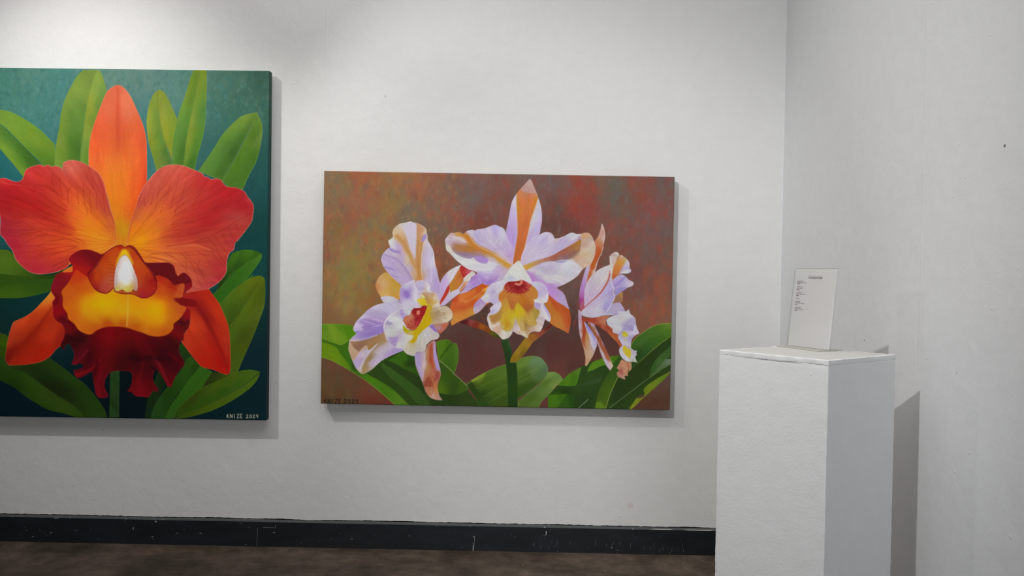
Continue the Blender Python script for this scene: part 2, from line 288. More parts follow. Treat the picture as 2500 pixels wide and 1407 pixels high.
    F('@b3 440,270 470,210 530,150 600,80 680,30 760,5 870,-10 960,0 1020,20! 1050,520! 1010,545! 850,612 750,670 650,760 600,790 545,815 500,790 460,740 430,680 400,600 378,530 385,460 390,428! 430,385 472,355! 435,310',
      '600,110,b8a8c4 700,50,bcb4c8 850,50,b8b0c8 950,100,b8b0c0 500,170,c4b8cc 460,260,c0b0cc 550,220,9880b0 650,260,9078ac 650,330,8c74ac 480,300,b0a0c4 550,380,8c78ac 700,310,8c78b0 600,400,9480a8 450,410,b0a0b8 730,200,a890b4 720,130,a898b8 420,430,bca48c 500,470,84604c 620,440,8c6c44 760,380,a07c54 800,420,a48870 450,560,a88870 400,530,b09478 580,500,ac8c7c 500,640,a894b4 530,600,bcacb4 600,550,b0a4b4 620,640,8c7450 570,740,987c50 650,680,a89cac 750,560,b4a8b8 850,480,b4a8b8 700,660,b4a4bc 850,580,a088b8 950,530,9c88b4 530,750,b8a89c 480,720,a894bc',rim=('c8bccc',.8,.4))
    G('500,190! 560,185 650,200 780,235! 790,300 775,345! 700,370 600,405 500,415 395,425! 440,385 472,352! 455,320 560,330! 530,290! 560,250!','550,210,9880b4 650,250,9078b0 720,300,8c74b0 550,370,8c78b0 650,350,8870b0 450,400,a894b8 600,300,9078ac',soft=.8)
    G('395,440! 500,440 620,412 790,350 810,430! 700,465 620,520 590,485! 550,500 500,560! 430,500','450,455,906c54 500,500,84604a 600,450,8c6c48 700,410,94704c 780,390,a07c58',soft=.9)
    G('600,480! 690,455! 650,520 600,540!','630,490,94703f',soft=1)
    G('400,450! 430,505 495,570! 455,640 430,670! 395,570 385,500','420,520,b09478 450,580,ac8c74',soft=1)
    S('790,430 700,500 640,570 600,640 560,730 550,790',(5,5,5,8,8),'94784c',.75,2.2)
    S('700,480 620,560 560,650 510,750',(3,5,5),'b8b0c0',.7,2); S('560,540 500,620 480,740',(3,5),'a898bc',.5,2)
    for q in ('570,110 680,150 800,190','590,135 700,175 790,200','600,95 700,130 820,160'): S(q,(1.5,3,1.5),'a490b4',.6,1.5)
    for q in ('510,190 600,220 700,250','640,275 720,262 790,240','440,265 500,290 560,300','650,180 720,200 800,215'): S(q,(1,2.5,1),'c4b4cc',.7,1)
    S('395,425 500,420 600,400 700,370',1.6,'c8b8b8',.7,1)
    p.base('@c2 900,1000')
    # right-behind petals of the left flower
    F('@c2 1350,60! 1220,120 1110,190 1020,290 970,370 950,450 945,700 930,890! 1000,885 1060,860 1200,740 1330,640 1400,560 1500,450 1660,290! 1660,230! 1560,150 1450,100','1050,380,b8a0c8 1000,500,b8a0c8 960,600,b49cc0 1200,200,c8c0c8 1180,330,c8c0c8 1150,650,b8b0bc 1250,600,c0b8cc 1100,780,b8a4c8')
    G('1350,62! 1220,122 1110,190 1100,260! 1120,400! 1200,350! 1300,200!','1200,200,ccc4c8 1150,320,c8c0cc 1280,130,ccc4c8',soft=.8)
    G('1130,455! 1148,540! 1100,650 1000,800 945,875! 942,800 1020,650 1080,520','1090,580,b43828 1000,740,b03424 960,840,b85040',soft=.6)
    G('1350,105! 1370,200 1400,310 1425,350! 1400,420 1300,545! 1200,590 1148,620! 1150,540! 1130,450! 1200,360 1270,240','1330,180,b86c38 1250,350,b87430 1200,500,b07828 1370,300,b06030 1300,450,b47030',soft=.6)
    G('1390,58! 1500,115 1600,178! 1480,270 1410,335! 1360,200 1350,100','1400,120,a82828 1450,200,b03838 1520,190,b85060 1410,280,a02420',soft=.6)
    F('1330,545! 1400,450 1440,370! 1520,380! 1440,500 1350,615!','1450,420,c89c78 1380,520,c09070 1430,530,b86038',soft=.8)
    F('1420,340! 1500,262 1590,180! 1660,225! 1560,340 1500,380 1430,400!','1550,260,d0c8bc 1470,350,ccc4bc 1620,220,c8c0bc',soft=.6)
    F('1645,262! 1655,275! 1560,350! 1575,315!','1600,310,54464c',soft=.5)
    F('@c2 1560,350! 1450,520 1340,640! 1345,670! 1500,605! @c3 600,1370! 810,1265! 720,1150! 715,1060! 640,1090!','@c2 1600,350,9c78b4 1550,480,b098c4 1430,600,c0a8c4 1620,450,a484c4')
    # middle flower, orange left sepal
    F('@c2 1345,650! 1300,665 1200,770 1150,920 1190,1020 1200,1120 1160,1210 1185,1290! 1300,1220 1450,1150 1660,1050! @c4 110,820 200,720 300,650! 260,400! 300,280! 150,270 @c2 1655,525 1500,602','@c2 1250,750,b44020 1200,900,bc5828 1400,720,c86c34 1600,600,c86024 1400,900,b85028 1600,800,b85020 1250,1150,c08038 1400,1100,c07830 1600,1000,b88838 1500,780,c06828 @c4 50,350,c05018 100,450,b84820 200,330,b84c18 230,380,d09c38 120,500,c07030',rim=('c87840',.7,.3))
    G('@c2 1335,650! 1500,605 1660,525! 1660,720! 1550,780 1440,805 1345,790!','1400,700,cc7038 1550,650,c46828 1600,730,c06024',soft=.8)
    S('1345,790 1450,800 1560,770 1655,710',(1,2,2),'d08850',.8,1)
    S('@c4 -10,545 120,440 240,350',(1.5,3),'d89440',.8,1.2)
    G('110,565! 225,665! 200,710 100,825 0,888! @c2 1645,1050! 1610,960! 1655,830','@c4 100,650,a888b8 20,800,b0a0b0 150,700,b098b8 20,700,a888b8',soft=.7)
    p.base('@b3 1180,150')
    # left flower lip
    F('@c2 430,360! 340,380 240,440 160,500 130,600 130,700 150,780 230,915! @c1 1120,640 1000,680 880,780 810,900 795,1000 820,1120 850,1230! @b3 880,490 920,515 1000,525 1020,560 1060,590 1130,607 1160,565 1250,550 1275,480 1330,430 1400,410 1420,370 1400,335! 1300,262! @c2 960,1280 1000,1240 1100,1220 1180,1150 1197,1100 1190,1010 1130,930 1060,888 960,905! 940,850 930,780 900,700 850,630 760,590 745,520 730,450 640,390 560,370 480,380 435,440!',
      '@c2 350,430,bcb0c8 250,520,c0b8c8 200,650,a890c4 270,650,8c70b8 350,600,b0a0c4 450,600,c8bcc8 560,430,bcb0c8 560,530,b0a0c4 700,450,c4bcc4 450,700,c8c0cc 300,800,c4bccc 400,850,c0b8cc 720,560,c8c4cc 650,620,b49480 680,700,b08c58 760,680,b89878 850,750,c8b8ac 880,880,ccc0ac 800,820,c09c54 740,800,b88c38 850,950,b09478 950,920,b8a894 900,1050,a08468 1000,1000,b09c84 1100,980,c4b094 1150,1100,c8b89c 1000,1180,bcac98 880,1180,b09484 720,1000,bc9c20 700,1150,bca020 800,1080,a88858 250,980,c0bcc4 350,950,c4b8cc @c1 950,850,c4c0c4 880,900,b0a4b8 1050,830,c8c8c4 1100,950,c8c8c8 950,1000,b4b0b4 900,1080,bcbcb8 1000,1150,b8b8b4 1100,700,b8b0bc 1150,700,a894bc 1100,1250,b0a0b4 1000,1230,9c84ac 1000,1300,a08cb0 @b3 960,470,c0bcb8 1050,400,c0bcb0 1000,420,b8b4b8 1100,470,b0a478 1090,540,b8b0a0 1180,520,b0a8a0 1250,470,b8b0a8 1300,350,bcb8b8 1200,400,b4b0a8 1350,380,b8aca4 1310,290,b8b0b8',rim=('d8d0d8',.9,.55))
    S('@c2 270,470 330,430 400,400 430,370',2,'d8d0dc',.7,1); S('435,430 440,500 470,540 540,620',1.8,'d8d0dc',.85,.8); S('440,450 500,550 550,620',1,'8c7c98',.5,.8)
    S('550,620 640,580 720,590 780,600',2,'d8d4dc',.8,1); S('250,640 330,600 330,570',6,'8c70b8',.5,3)
    B('@c2 270,650',6,8,'8868b8',.7); B('330,560',6,5,'a890c4',.6); B('400,560',3,6,'b0a0c0',.5)
    G('700,480! 740,470 750,530 720,580! 670,550!','710,530,ccc8cc',soft=1)
    S('@c1 800,1000 820,900 880,800 960,730 1050,680',1.6,'dcd4dc',.8,.9)
    G('840,910! 870,850! 950,890 990,940! 900,950!','900,900,9c90b0',soft=1.4); G('910,1190! 1100,1190! 1060,1300 1040,1390! 950,1290!','1000,1240,9c84b0 1040,1330,9c88b0',soft=1.3)
    G('1120,640! 1190,630! 1210,720 1240,760! 1190,850! 1150,740!','1170,700,a490bc',soft=.9)
    G('@c2 470,770! 520,740 610,730 670,800 690,885! 560,870 500,810','600,800,c8b020 520,770,ccb840',soft=.8); G('540,680! 590,660 650,720! 600,740!','590,700,ccc480',soft=1.3)
    S('620,640 680,720 720,830 740,900',(5,8,6),'b0844c',.6,2.5)
    G('@c2 690,885! 740,830! 790,940! 740,1010 790,1150 @b3 1330,170 1320,240 1250,300 1180,370 1160,420 1125,465! 1065,450! 1100,425 1130,372 1100,370 1040,350 1005,312 1003,250! 1040,290 1120,312 1200,240 1240,140 @c2 640,1010','@b3 1030,320,a89810 1150,340,b49808 1120,420,b4940c 1250,240,bc9c08 1300,120,c09c08 1290,30,b89828 1080,355,b8a050',soft=.9)
    S('1275,40 1255,110 1235,170',1.6,'c88848',.7,1)
    G('@c2 685,885! 600,883 545,930 430,935 375,985 330,1070 240,1100 200,1190! 260,1290 300,1340 380,1372 450,1350 530,1260 590,1130 650,1010','640,930,901c20 600,1050,901818 530,1130,981820 480,960,8c1c18 280,1130,b87050 350,1100,b47454 300,1230,b06040 400,1200,b05440 450,1050,901818 480,1200,a83030 380,1330,a85038 540,1190,a02828',rim=('80181c',.8,.5))
    G('320,870! 480,880 560,900! 420,925 380,970! 340,1070! 300,1060!','400,900,c0b4c4 350,980,b8b8bc 330,1040,c4c0bc',soft=1)
    G('470,990! 540,980 530,1070! 470,1060!','500,1020,c87464',soft=.8); B('480,1160',5,5,'701018',.6)
    for q in ('270,1275 360,1278 450,1268','260,1320 350,1328 440,1310','330,1210 400,1215','300,1240 350,1360','420,1140 450,1260','330,1370 400,1380 470,1345'): S(q,1,'7c1c1c',.8,.6,False)
    for q in ('380,1000 430,1055','370,970 425,1020','400,940 440,985','415,925 460,960','450,935 480,960'): S(q,(1,.7),'7c1c1c',.8,.6,False)
    S('@b3 820,200 870,160 940,170',3,'c8c8c8',.4,3); S('1010,470 1050,380 1100,400',3,'ccc8c0',.4,3)
    S('@c2 830,1060 890,1000 950,980 1010,1010 1030,1060',(4,5,4),'98805c',.6,2); S('860,1150 960,1190 1060,1150',(4,5,4),'a08868',.4,3)
    S('930,930 960,980 1010,1000 1060,990',(2,4,2),'ccc0a4',.6,2); S('1000,1170 1080,1180 1160,1110',(3,5,3),'d0c4a8',.7,2); B('800,1060',9,14,'a08858',.5)
    F('@b3 1295,262! 1345,240! 1400,330! 1430,352! 1360,320','1340,290,8c70ac 1400,330,7c5ca8',soft=.6)
    F('1345,240! 1440,235 1535,225! 1500,285 1435,352! 1400,330! 1360,270!','1380,250,a87c68 1470,270,b06040 1430,330,b05c40 1400,290,a88090',soft=.6)
    p.base('@b3 1280,100')
    # left flower bottom sepal
    F('1360,425! 1380,460 1380,540 1400,640 1430,760 1435,830 1405,920 1400,980 1420,1060 1455,1115! 1380,1110 1310,1080 1260,1010 1240,950 1200,850 1150,720 1135,600! 1160,570 1255,550! 1290,470!','1190,600,a08cb8 1200,700,a08cb8 1220,830,a490b4 1240,700,bca8a8 1250,600,b0a0ac 1280,600,a87048 1290,750,a87440 1260,850,a86c48 1340,550,9c5030 1320,650,a04424 1350,700,a85838 1375,550,a890b8 1390,680,a088b8 1410,740,a088b0 1300,900,8c4830 1260,940,8c4c38 1380,800,a06048 1400,850,985040 1350,880,a05838 1300,1020,a86c4c 1270,990,a86c50 1370,960,a86440 1390,1000,b07840 1340,1060,b08c80 1400,1070,a87868 1430,1100,a88078',rim=('c0a0a0',.7,.4))
    S('1270,560 1245,680 1235,800 1230,900',1.8,'c8b0a8',.7,1); S('1335,470 1315,600 1340,700 1360,800',(4,5,2),'a03c24',.6,1.6)
    G('1360,440! 1378,540 1400,640 1428,770! 1385,745 1360,650 1350,540','1375,580,a890b8 1395,690,a088b8',soft=.8)
    G('1240,960! 1270,860 1300,850 1345,920! 1340,960!','1290,910,8c4430',soft=1); G('1385,780! 1425,790! 1405,860 1360,900! 1370,840','1390,830,90483c',soft=1)
    S('1345,900 1350,980 1330,1060',1.5,'8c4434',.5,1.2)
    # ---------------- middle flower
    F('@c3 1310,1005! 1200,1080 1075,1230! 1215,1205! 1240,1120!','1200,1130,a48c84 1120,1200,a09090')
    F('@c4 150,-60! 500,-260! 1300,-60! 1430,330! 1100,420! 400,420!','700,0,b4a4b4 300,100,b09cb8 1200,150,b090bc')
    p.base('@b1 985,1300')
    # dorsal
    F('@b1 1135,178! 1080,240 1000,330 940,430 915,540 890,680 870,780 872,830 880,920 900,1000! 900,1180! 1090,1180! 1110,1050 1150,940 1230,850 1262,780! 1265,740 1280,660 1275,520 1240,390 1190,260 1160,190','1135,210,b89890 1080,270,b88c80 1180,300,b89088 960,420,ccc4cc 950,500,bcacd0 930,620,b8a0cc 900,780,b094c8 950,900,b094cc 980,450,c8bcc8 1250,480,c8c4cc 1260,600,c0b4d0 1230,720,b8a8d0 1180,780,b8a4c8 1120,850,b8a0c8 1080,950,b8a8d0 1190,620,ccc8cc 1160,700,c8c0cc',rim=('d8ccd0',.7,.5))
    G('990,338! 1050,280 1100,300 1200,330 1237,390! 1220,450 1180,560 1150,650 1130,750 1100,880 1070,1000 1040,1110! 1000,1160! 948,1145! 960,1050 985,900 1000,800 998,650 990,450','1020,340,c47848 1100,320,b87c60 1180,360,c08060 1050,450,c87040 1150,420,c8703c 1210,420,c8782c 1010,500,c07828 1080,600,c46c3c 1080,800,c46838 1040,950,b86030 1000,1080,b46430 1100,700,c06834',soft=.9)
    S('992,345 993,500 1000,650 1002,800 985,930 962,1060',1.5,'c8a070',.75,.9,False); S('1232,400 1195,540 1155,660 1130,780 1100,900 1070,1010',1.6,'ccac78',.75,.9,False)
    G('1135,178! 1080,240 1030,300! 1100,330 1200,340 1222,340! 1190,260 1160,190','1135,215,b89c94 1100,290,b88c84 1190,300,b89088',soft=1.5)
    p.base('@c3 1450,950')
    F('@c3 50,380! 100,310 170,245 260,235 330,222 400,250 432,267! 500,200 600,178 660,192! 700,170 790,160 900,130 1000,90 1080,78 1130,100 1220,140 1270,200 1300,310 1340,400 1400,510 1440,580 1430,700 1420,870! 1300,1000 1200,1080 1080,1220 1000,1270 940,1300 850,1280 780,1230 720,1150 710,1060 640,1010 520,970 400,890 260,770 160,660 80,580 65,470',
      '90,370,c8b8c4 200,280,c0a0a0 300,250,bc8848 370,260,c08440 250,360,c8b8c8 400,400,c4b4bc 150,430,b8a0b4 90,500,c4bcb4 120,570,c8c4b8 250,470,a07868 350,520,a46c48 450,480,b07850 230,560,946858 400,330,c09060 500,320,c07428 560,400,c07430 620,480,b87428 500,540,a87040 700,550,b46c2c 850,600,b4782c 400,600,907068 600,620,9c7458 450,680,8c7090 550,720,9478a0 350,660,907888 750,700,9c7c84 1000,680,b48840 1150,780,bc8838 1300,880,c09440 1370,930,c09440 1000,780,bca8b0 750,780,a484bc 850,830,a080bc 560,200,c8c4d0 600,280,bcb4cc 700,280,b4a8c8 700,380,b8acc8 740,420,b0a4c4 850,200,c0b4cc 950,200,c4b8cc 1080,150,b4a8d0 1060,250,b8a8cc 1200,250,c4c0d0 1150,400,bcb4c8 1000,450,c0b4c8 900,400,bcb0c8 850,500,b8acc8 1000,550,b8a8c8 1150,550,bca8c8 1300,500,b8a8c8 1300,650,bca4c4 1380,700,b494c4 1200,680,c4b4cc 1350,820,c0a8c0 300,740,ccccc8 450,800,ccccc8 600,830,ccccc8 550,920,ccc8c8 750,900,c8c4c8 950,850,c8c4cc 1050,870,c4c0cc 850,1000,c8c0cc 950,1000,c0b8cc 1150,950,b8a0c4 1250,980,bca0bc 1050,1050,b8a4c8 800,1100,b09cc8 900,1150,b8a0c8 850,1200,9c80bc 950,1220,9474b4 1020,1150,a484bc 760,1150,a890c8',rim=('dcd4d8',.8,.55))
    G('65,470! 160,520 200,600 300,680 420,740 560,760 630,735! 680,800 780,850 900,855! 1000,830! 1100,900! 1000,1000! 700,1010! 520,970 400,890 260,770 160,660 80,580','120,600,c8c4b8 300,750,cccccc 500,830,ccccca 700,900,c8c4c8 900,930,c8c4cc',soft=1.2)
    G('240,480! 400,490 600,500 720,560 560,620 300,610!','350,540,a47048 500,550,a8703c 620,550,b07030',soft=3)
    G('640,730! 700,700 850,730 940,790! 880,855 780,840','760,780,a484bc 850,820,a080bc',soft=1.4)
    S('380,265 480,310 560,390 640,480 740,540 860,590 1000,660 1150,770 1390,930',(3,9,12,12,10,9,8,8,10),'bc7828',.75,3)
    S('1050,700 1180,790 1380,925',(4,8,10),'c89a44',.6,2.5)
    S('555,300 590,370 640,440 720,500 800,550 950,620 1100,700 1250,790 1415,885',(1.4,1.6),'cfc0bc',.75,.9)
    S('60,385 150,410 300,430 430,470 480,490',(1.5,4,2),'b09cac',.6,2); S('200,310 300,340 400,370 470,430',(3,7,3),'ccc4cc',.7,2.5)
    S('650,200 680,300 720,380 760,430',(2,5,3),'a898c8',.5,2.5); S('850,180 850,300 900,420',(3,5,2),'ac9cc4',.35,3); S('1085,100 1060,180 1045,260',(5,5,2),'b0a0d4',.6,2)
    S('1330,460 1250,520 1150,560 1000,560',(1.5,2.5,1),'a898bc',.6,1.6); S('1290,560 1330,700 1380,830',(2,5,2),'b090c4',.4,3)
    S('720,1060 790,1160 860,1240 950,1270',(5,9,6),'9878bc',.45,4); S('1030,1140 1100,1050 1200,980',6,'b89cc4',.5,4)
    for q in ('1180,200 1130,350 1050,480','1240,250 1200,400 1140,520','950,180 980,330 960,480'): S(q,(1,3,1),'ccc8d8',.4,2)
    p.base('@c5 60,930')
    # right petal
    F('@c5 90,820! 110,700 150,600 250,440 330,350 480,270 550,235 620,220 700,240 750,290 772,352! 850,350 950,310 1000,290 1080,245 1150,235 1220,260 1320,255 1400,235 1480,250 1540,320 1560,380 1600,460 1600,600 1570,760 1520,870 1460,910 1350,970 1250,1100 1100,1210 950,1290 830,1345 880,1420! 620,1420! 550,1290 470,1230 320,1225! 260,1120 200,1010 110,915!',
      '620,250,c8c0d0 450,320,c0b4cc 550,400,b4a8cc 350,450,b8acc8 700,400,c4b8cc 720,480,c0b4cc 600,500,b8acc8 300,600,c0b4c8 200,700,c0b0c8 500,600,bcb0c8 350,700,c0b4c8 600,600,c0b4c8 820,390,c4b4bc 900,420,b8a4c4 1000,420,b4a4c4 850,500,b4a8c8 1070,300,c4c0cc 1180,350,c8c4cc 1250,290,c8c8d0 1280,350,a890a8 1150,420,b4a0c4 700,640,bcacc8 1350,290,c09870 1400,260,c49c78 1450,350,b8a090 1530,400,c0b0a8 1400,450,b89484 1480,500,bcaca0 1570,600,c4b09c 1450,600,c0ac88 1350,650,c0a880 1200,720,b89070 1400,780,c0a490 1300,800,c0a088 1500,750,c4b098 1420,900,c4a890 500,900,b4a8c4 600,860,c0b8c8 700,950,b0a4bc 800,900,bcb4c4 600,1030,b0a4bc 700,1020,bcb4c0 1000,900,c4c4cc 1100,820,c8c8d0 1200,880,c0c0c8 1050,1000,bcbcc4 1250,1000,c4bcc8 900,1050,c4c0c4 800,1150,c4c4c0 600,1130,c4c4c0 450,1050,c0bcc0 1100,1150,c4bcc4 950,1230,c0b8c4 700,1220,c4bcc4 300,1070,b080bc 350,1150,b07cb8 400,1200,a884b8 450,1130,b4a0c0 600,1300,a890b8 750,1320,ac94c0 800,1380,a870b4 700,1380,b484bc 300,1000,c4b8c0',rim=('dcd4d4',.8,.55))
    G('105,912! 200,880 400,800 600,740 750,685 900,600 1050,515 1200,430 1290,365! 1325,420 1315,560 1200,670 1080,765 900,785 780,812 650,815 500,855 350,922 200,1000!','150,930,c0983c 230,930,bc9440 350,880,b48c58 500,820,b08068 650,770,a46c58 800,720,9c5844 950,640,985848 1100,560,9c6444 1200,500,a07038 1270,430,a87030 1290,520,a07048 1150,650,886054 1000,730,886060 900,760,907070',soft=1.3)
    G('1320,380! 1290,600! 1130,760! 1250,870 1330,960! 1460,905 1560,760 1597,600 1595,470 1540,330 1470,255 1400,240 1340,270!','1350,300,c0966c 1400,270,c49c78 1450,370,b8a08c 1530,420,c0b0a4 1400,470,b89484 1480,560,c0b09c 1560,620,c4b09c 1400,650,c0aa84 1250,740,b8917c 1400,800,c0a490 1480,780,c4b098 1380,920,c4aa90',soft=1.2)
    S('1290,600 1200,690 1080,770',(3,6,4),'8c6858',.6,3)
    S('790,815 920,825 1040,785',(2,6,2),'9088b4',.75,1.6); S('890,870 860,980 780,1050 640,1080',(1,1.8,1),'a8a0b4',.6,1)
    S('690,520 600,580 450,620 330,640',(1,2.5,1),'ccc4d4',.5,1.5); S('720,360 730,430 660,520',(2,3,1),'ccc0cc',.6,1.5)
    S('215,1010 350,1090 480,1190 560,1290 620,1400',(2,4,4,3),'a498b4',.5,2); S('215,1020 270,1120 330,1220',(2,7,8),'b480c0',.75,2)
    S('900,900 1050,840 1150,850 1330,970',(1,3,1),'d4d4d8',.6,1.6); S('1290,290 1270,350 1300,370',1.5,'98809c',.5,1)
    p.base('@p 1290,640')
    # right lower sepals
    F('@c4 1470,430! 1420,560! 1395,670! 1510,900 1520,1000 1510,1060 1600,1130 1655,1165 @b4 1450,280 1530,320 1583,352! 1600,290 1612,190 1600,100 1570,0 1530,-110 1450,-170 1300,-200!','@c4 1520,550,b04828 1600,700,b04c20 1500,700,b46c28 1580,850,b06828 1600,950,b87430 1560,1000,b87028 1640,1100,b87030 @b4 1450,50,b05020 1530,60,b04c1c 1590,200,a84820 1550,180,b05428 1480,230,b07030 1400,130,b06c28 1570,300,a85030 1400,60,a86020 1450,150,b06c28')
    F('@c4 1100,225! 1350,200! @b4 1330,-225! 1400,-215 1450,-170 1530,-110 1570,0 1597,75! 1530,30 1460,-10 1400,-60 1300,-150! @c4 1470,430! 1370,290!','@b4 1545,20,a898b8 1500,-50,ac98bc 1450,-80,b088bc 1380,-120,b080c0 1320,-180,b088c0',soft=.8)
    S('@b4 1360,80 1420,95 1480,150 1540,240 1580,345',(1,1.6),'c89858',.75,.8)
    S('1340,-60 1380,40 1430,110',(4,6,3),'a8441c',.6,2.5)
    p.base('@c4 870,180')
    # cap and lip
    F('@c4 570,190! 700,230 850,215 920,190 960,200 1080,270 1150,240! 1100,130 1010,0 @b1 1070,1180 1040,1140 1015,1108 960,1150 905,1210 860,1280','@c4 850,100,ccccc6 700,180,b8b8c8 800,50,ccccc4 1050,200,c8c8c4 620,150,c8c8c4')
    S('@c4 575,185 680,145 780,150 850,200',(1.5,2.5,1.5),'a8a8bc',.6,1); S('@b1 1020,1112 960,1152 905,1212 862,1280',1,'c8a878',.5,.7,False)
    F('@c4 560,200! 450,240 320,290 240,370 200,470 110,568! 222,666! 300,650 380,692! 300,770 310,830 260,900 240,980 260,1060 290,1160 340,1220 400,1250 480,1320 520,1370 570,1400 680,1360 740,1290 770,1240 850,1290 930,1310 1000,1350 1060,1372! 1090,1290 1180,1240 1300,1247! 1340,1200 1380,1100 1410,990! 1500,1045 1522,1000 1520,920 1480,830 1400,700 1385,668! 1450,640 1480,560 1480,480 1450,370 1370,270 1270,230 1130,240 960,200 850,215 700,230',
      '400,330,c0b4c8 450,280,c4c0c8 350,450,a898bc 380,540,b8b0c4 250,520,c4c4c4 200,600,c4bcc8 380,620,b4a4c4 480,400,c4c0c4 420,730,c0b8cc 380,830,b0a4c0 300,860,c8c4c8 1200,290,c0bccc 1300,300,b8b0c4 1350,400,b8a8c8 1300,500,b4a4c8 1400,470,b8acc8 1380,600,c4bcc8 1250,610,c8c4c4 1450,550,c8c0cc 1260,700,a894bc 1330,750,c0b8cc 1370,880,c0b4b8 1400,900,c4b8bc 1300,1000,b4a0a0 1330,1100,c0aca8 1300,1180,c8c0bc 270,1000,c4b4ac 320,1150,c4b4a4 450,1250,c09880 560,1350,c4bcac 650,1300,c0bcac 820,1200,b8a0a0 850,1150,b49c94 900,1200,c0a888 1000,1300,bcb094 1050,1200,b08c68 1150,1180,b89c84 1250,1150,c4b0a0 1450,950,c8c4cc 1500,1000,c4bcc8 1430,800,b0a0c4',rim=('dcd4d8',.9,.6))
    G('500,450! 560,400 600,300 700,230 850,215 960,205 1080,270 1180,330 1260,430 1270,500 1250,560 1190,595! 1200,740 1300,820 1290,900 1230,1000 1250,1080 1200,1130 1080,1120 1050,1240! 930,1210 850,1100 820,980! 780,1100 740,1200 640,1240 520,1180 500,1050 380,1100 300,1020 280,920 400,890 500,800 530,680 480,600 475,520',
      '560,500,b87430 520,560,b87034 620,480,b86c34 750,600,b47030 760,740,a8602c 850,550,b46c2c 1000,600,b0681c 1100,700,a85c2c 1050,760,a05428 1200,450,b87838 1150,550,b87028 600,640,b88c38 620,740,b88c34 700,850,bc9c28 850,750,bca028 860,850,c4a814 950,850,c0a41c 750,930,c0a818 500,880,b08438 560,950,b89830 400,950,a07838 350,1020,b09060 600,1050,b8901c 650,1120,b4881c 680,1180,b89c48 780,1000,bca84c 880,1020,bca43c 1050,950,b89440 1100,1050,b8984c 1150,900,b49444 1250,880,a88c3c 1220,780,a88440 950,1100,b89c68 1030,1100,a08040 1000,1050,b08c3c 450,1050,b89c70 550,1150,b8a070',soft=2.2)
    G('640,540! 690,700 730,792! 780,740 860,640! 920,710 1000,790 1080,805 1150,770 1190,680 1192,595! 1250,560 1270,480 1180,330 900,300 700,400 490,500 488,600! 560,605 600,560','560,520,b8702c 740,700,a8602c 800,550,b47030 1060,760,a05828 1000,600,b0681c 1200,480,b87834 1100,500,b87434',soft=.8)
    G('690,225! 620,270 590,330 600,380 660,440 780,460 900,480 1000,460 1060,420 1100,370 1150,300! 1080,265 1000,220 957,198! 850,225','700,280,881818 650,310,a03830 850,380,981c20 900,300,901818 1000,300,981c20 1080,320,b85040 800,420,a43430 950,420,a43430 650,380,a83c30',soft=1.4)
    for a,b in ((560,430),(625,465),(660,440),(712,485),(760,470),(800,480),(840,490),(870,500),(932,515),(960,470),(992,492),(1055,450),(1105,412),(1070,400),(1130,345),(1140,320)):
        S('870,290 %f,%f %d,%d'%(870+(a-870)*.5,290+(b-290)*.5,a,b),(2.2,1.6,.8),'741014',.7,.7,False)
    for a,b in ((600,420),(690,460),(1030,440),(1090,370),(1110,320)): S('%f,%f %d,%d'%(870+(a-870)*.6,290+(b-290)*.6,a,b),(1.2,1.8),'c06848',.6,.8,False)
    S('800,262 840,240 900,235',3,'841418',.8,1,False); S('820,272 880,292 930,260 938,212',(5,6,6,5),'cc7c68',.95,.9,False)
    for q in ('850,265 852,300','880,270 885,302','910,255 925,285'): S(q,.7,'a04840',.7,.5,False)
    S('600,400 560,420 500,450',1,'c8b8b0',.5,.8,False)
    G('815,975! 860,1080 905,1180 880,1230 780,1250! 790,1110','840,1200,c0acb0 820,1080,a89498 870,1220,c8bcbc',soft=.9)
    G('985,1020! 1040,1090 1170,1140! 1080,1170 1050,1250! 1010,1130','1030,1120,94703c 1060,1160,a8885c',soft=1.3)
    G('1170,760! 1240,790 1300,830 1270,940 1215,1000! 1190,900','1230,860,a0843c',soft=2)
    G('300,920! 400,900 500,830 530,760! 510,1000 420,1040 340,1060','400,960,a07438 480,900,a47c38 450,1000,a87c40',soft=2.5)
    S('620,1040 650,1100 660,1160',(5,8,4),'b88414',.6,3); S('300,1150 400,1120 490,1060',(4,5,2),'d4c8b8',.7,2)
    for i,(a,b) in enumerate(((1290,900),(1260,960),(1250,1020),(1290,1090),(1300,1150))): S('%d,%d %d,%d'%(a,b,a+110,b+20),(2,3.5,2.5),'b09ca0' if i%2 else 'd4ccc8',.6,1.4)
    for i in range(9): S('%d,%d %d,%d'%(250+i*8,940+i*32,285+i*8,948+i*30),(2,1),'dcd4cc',.7,.8)
    S('560,1230 600,1300 590,1380',(6,8,4),'ccc8bc',.6,3); S('930,1260 1000,1310 1050,1360',(3,3),'ccc4ac',.6,2)
    S('270,450 330,430 420,450',(1,3,1),'a898c0',.5,1.5); S('280,500 340,530 430,520',(1,3,1),'a898c0',.5,1.5); S('260,380 310,420 290,480',(1,3,1),'d0ccd0',.6,1.5)
    G('310,770! 400,710 520,665! 520,730 440,830 350,880 270,890!','400,760,c4bccc 360,830,b0a4c4 470,720,c8c0cc',soft=.9,rim=('dcd8dc',.9,.7))
    G('1185,590! 1280,610 1400,570 1460,450! 1480,520 1460,640 1385,668 1280,655 1195,630','1300,630,ccc8c8 1440,570,ccc4cc 1220,610,ccc8c4',soft=.9)
    G('1200,665! 1340,670! 1330,740 1290,790! 1220,740','1270,710,a894bc',soft=1.2); S('1330,680 1380,800 1420,900 1480,1010',(4,8,8,4),'ccc8cc',.7,2); S('1400,720 1470,850 1510,960',(3,5,3),'a898c8',.7,1.5)
    # ---------------- right flower
    p.base('@c6 230,1500')
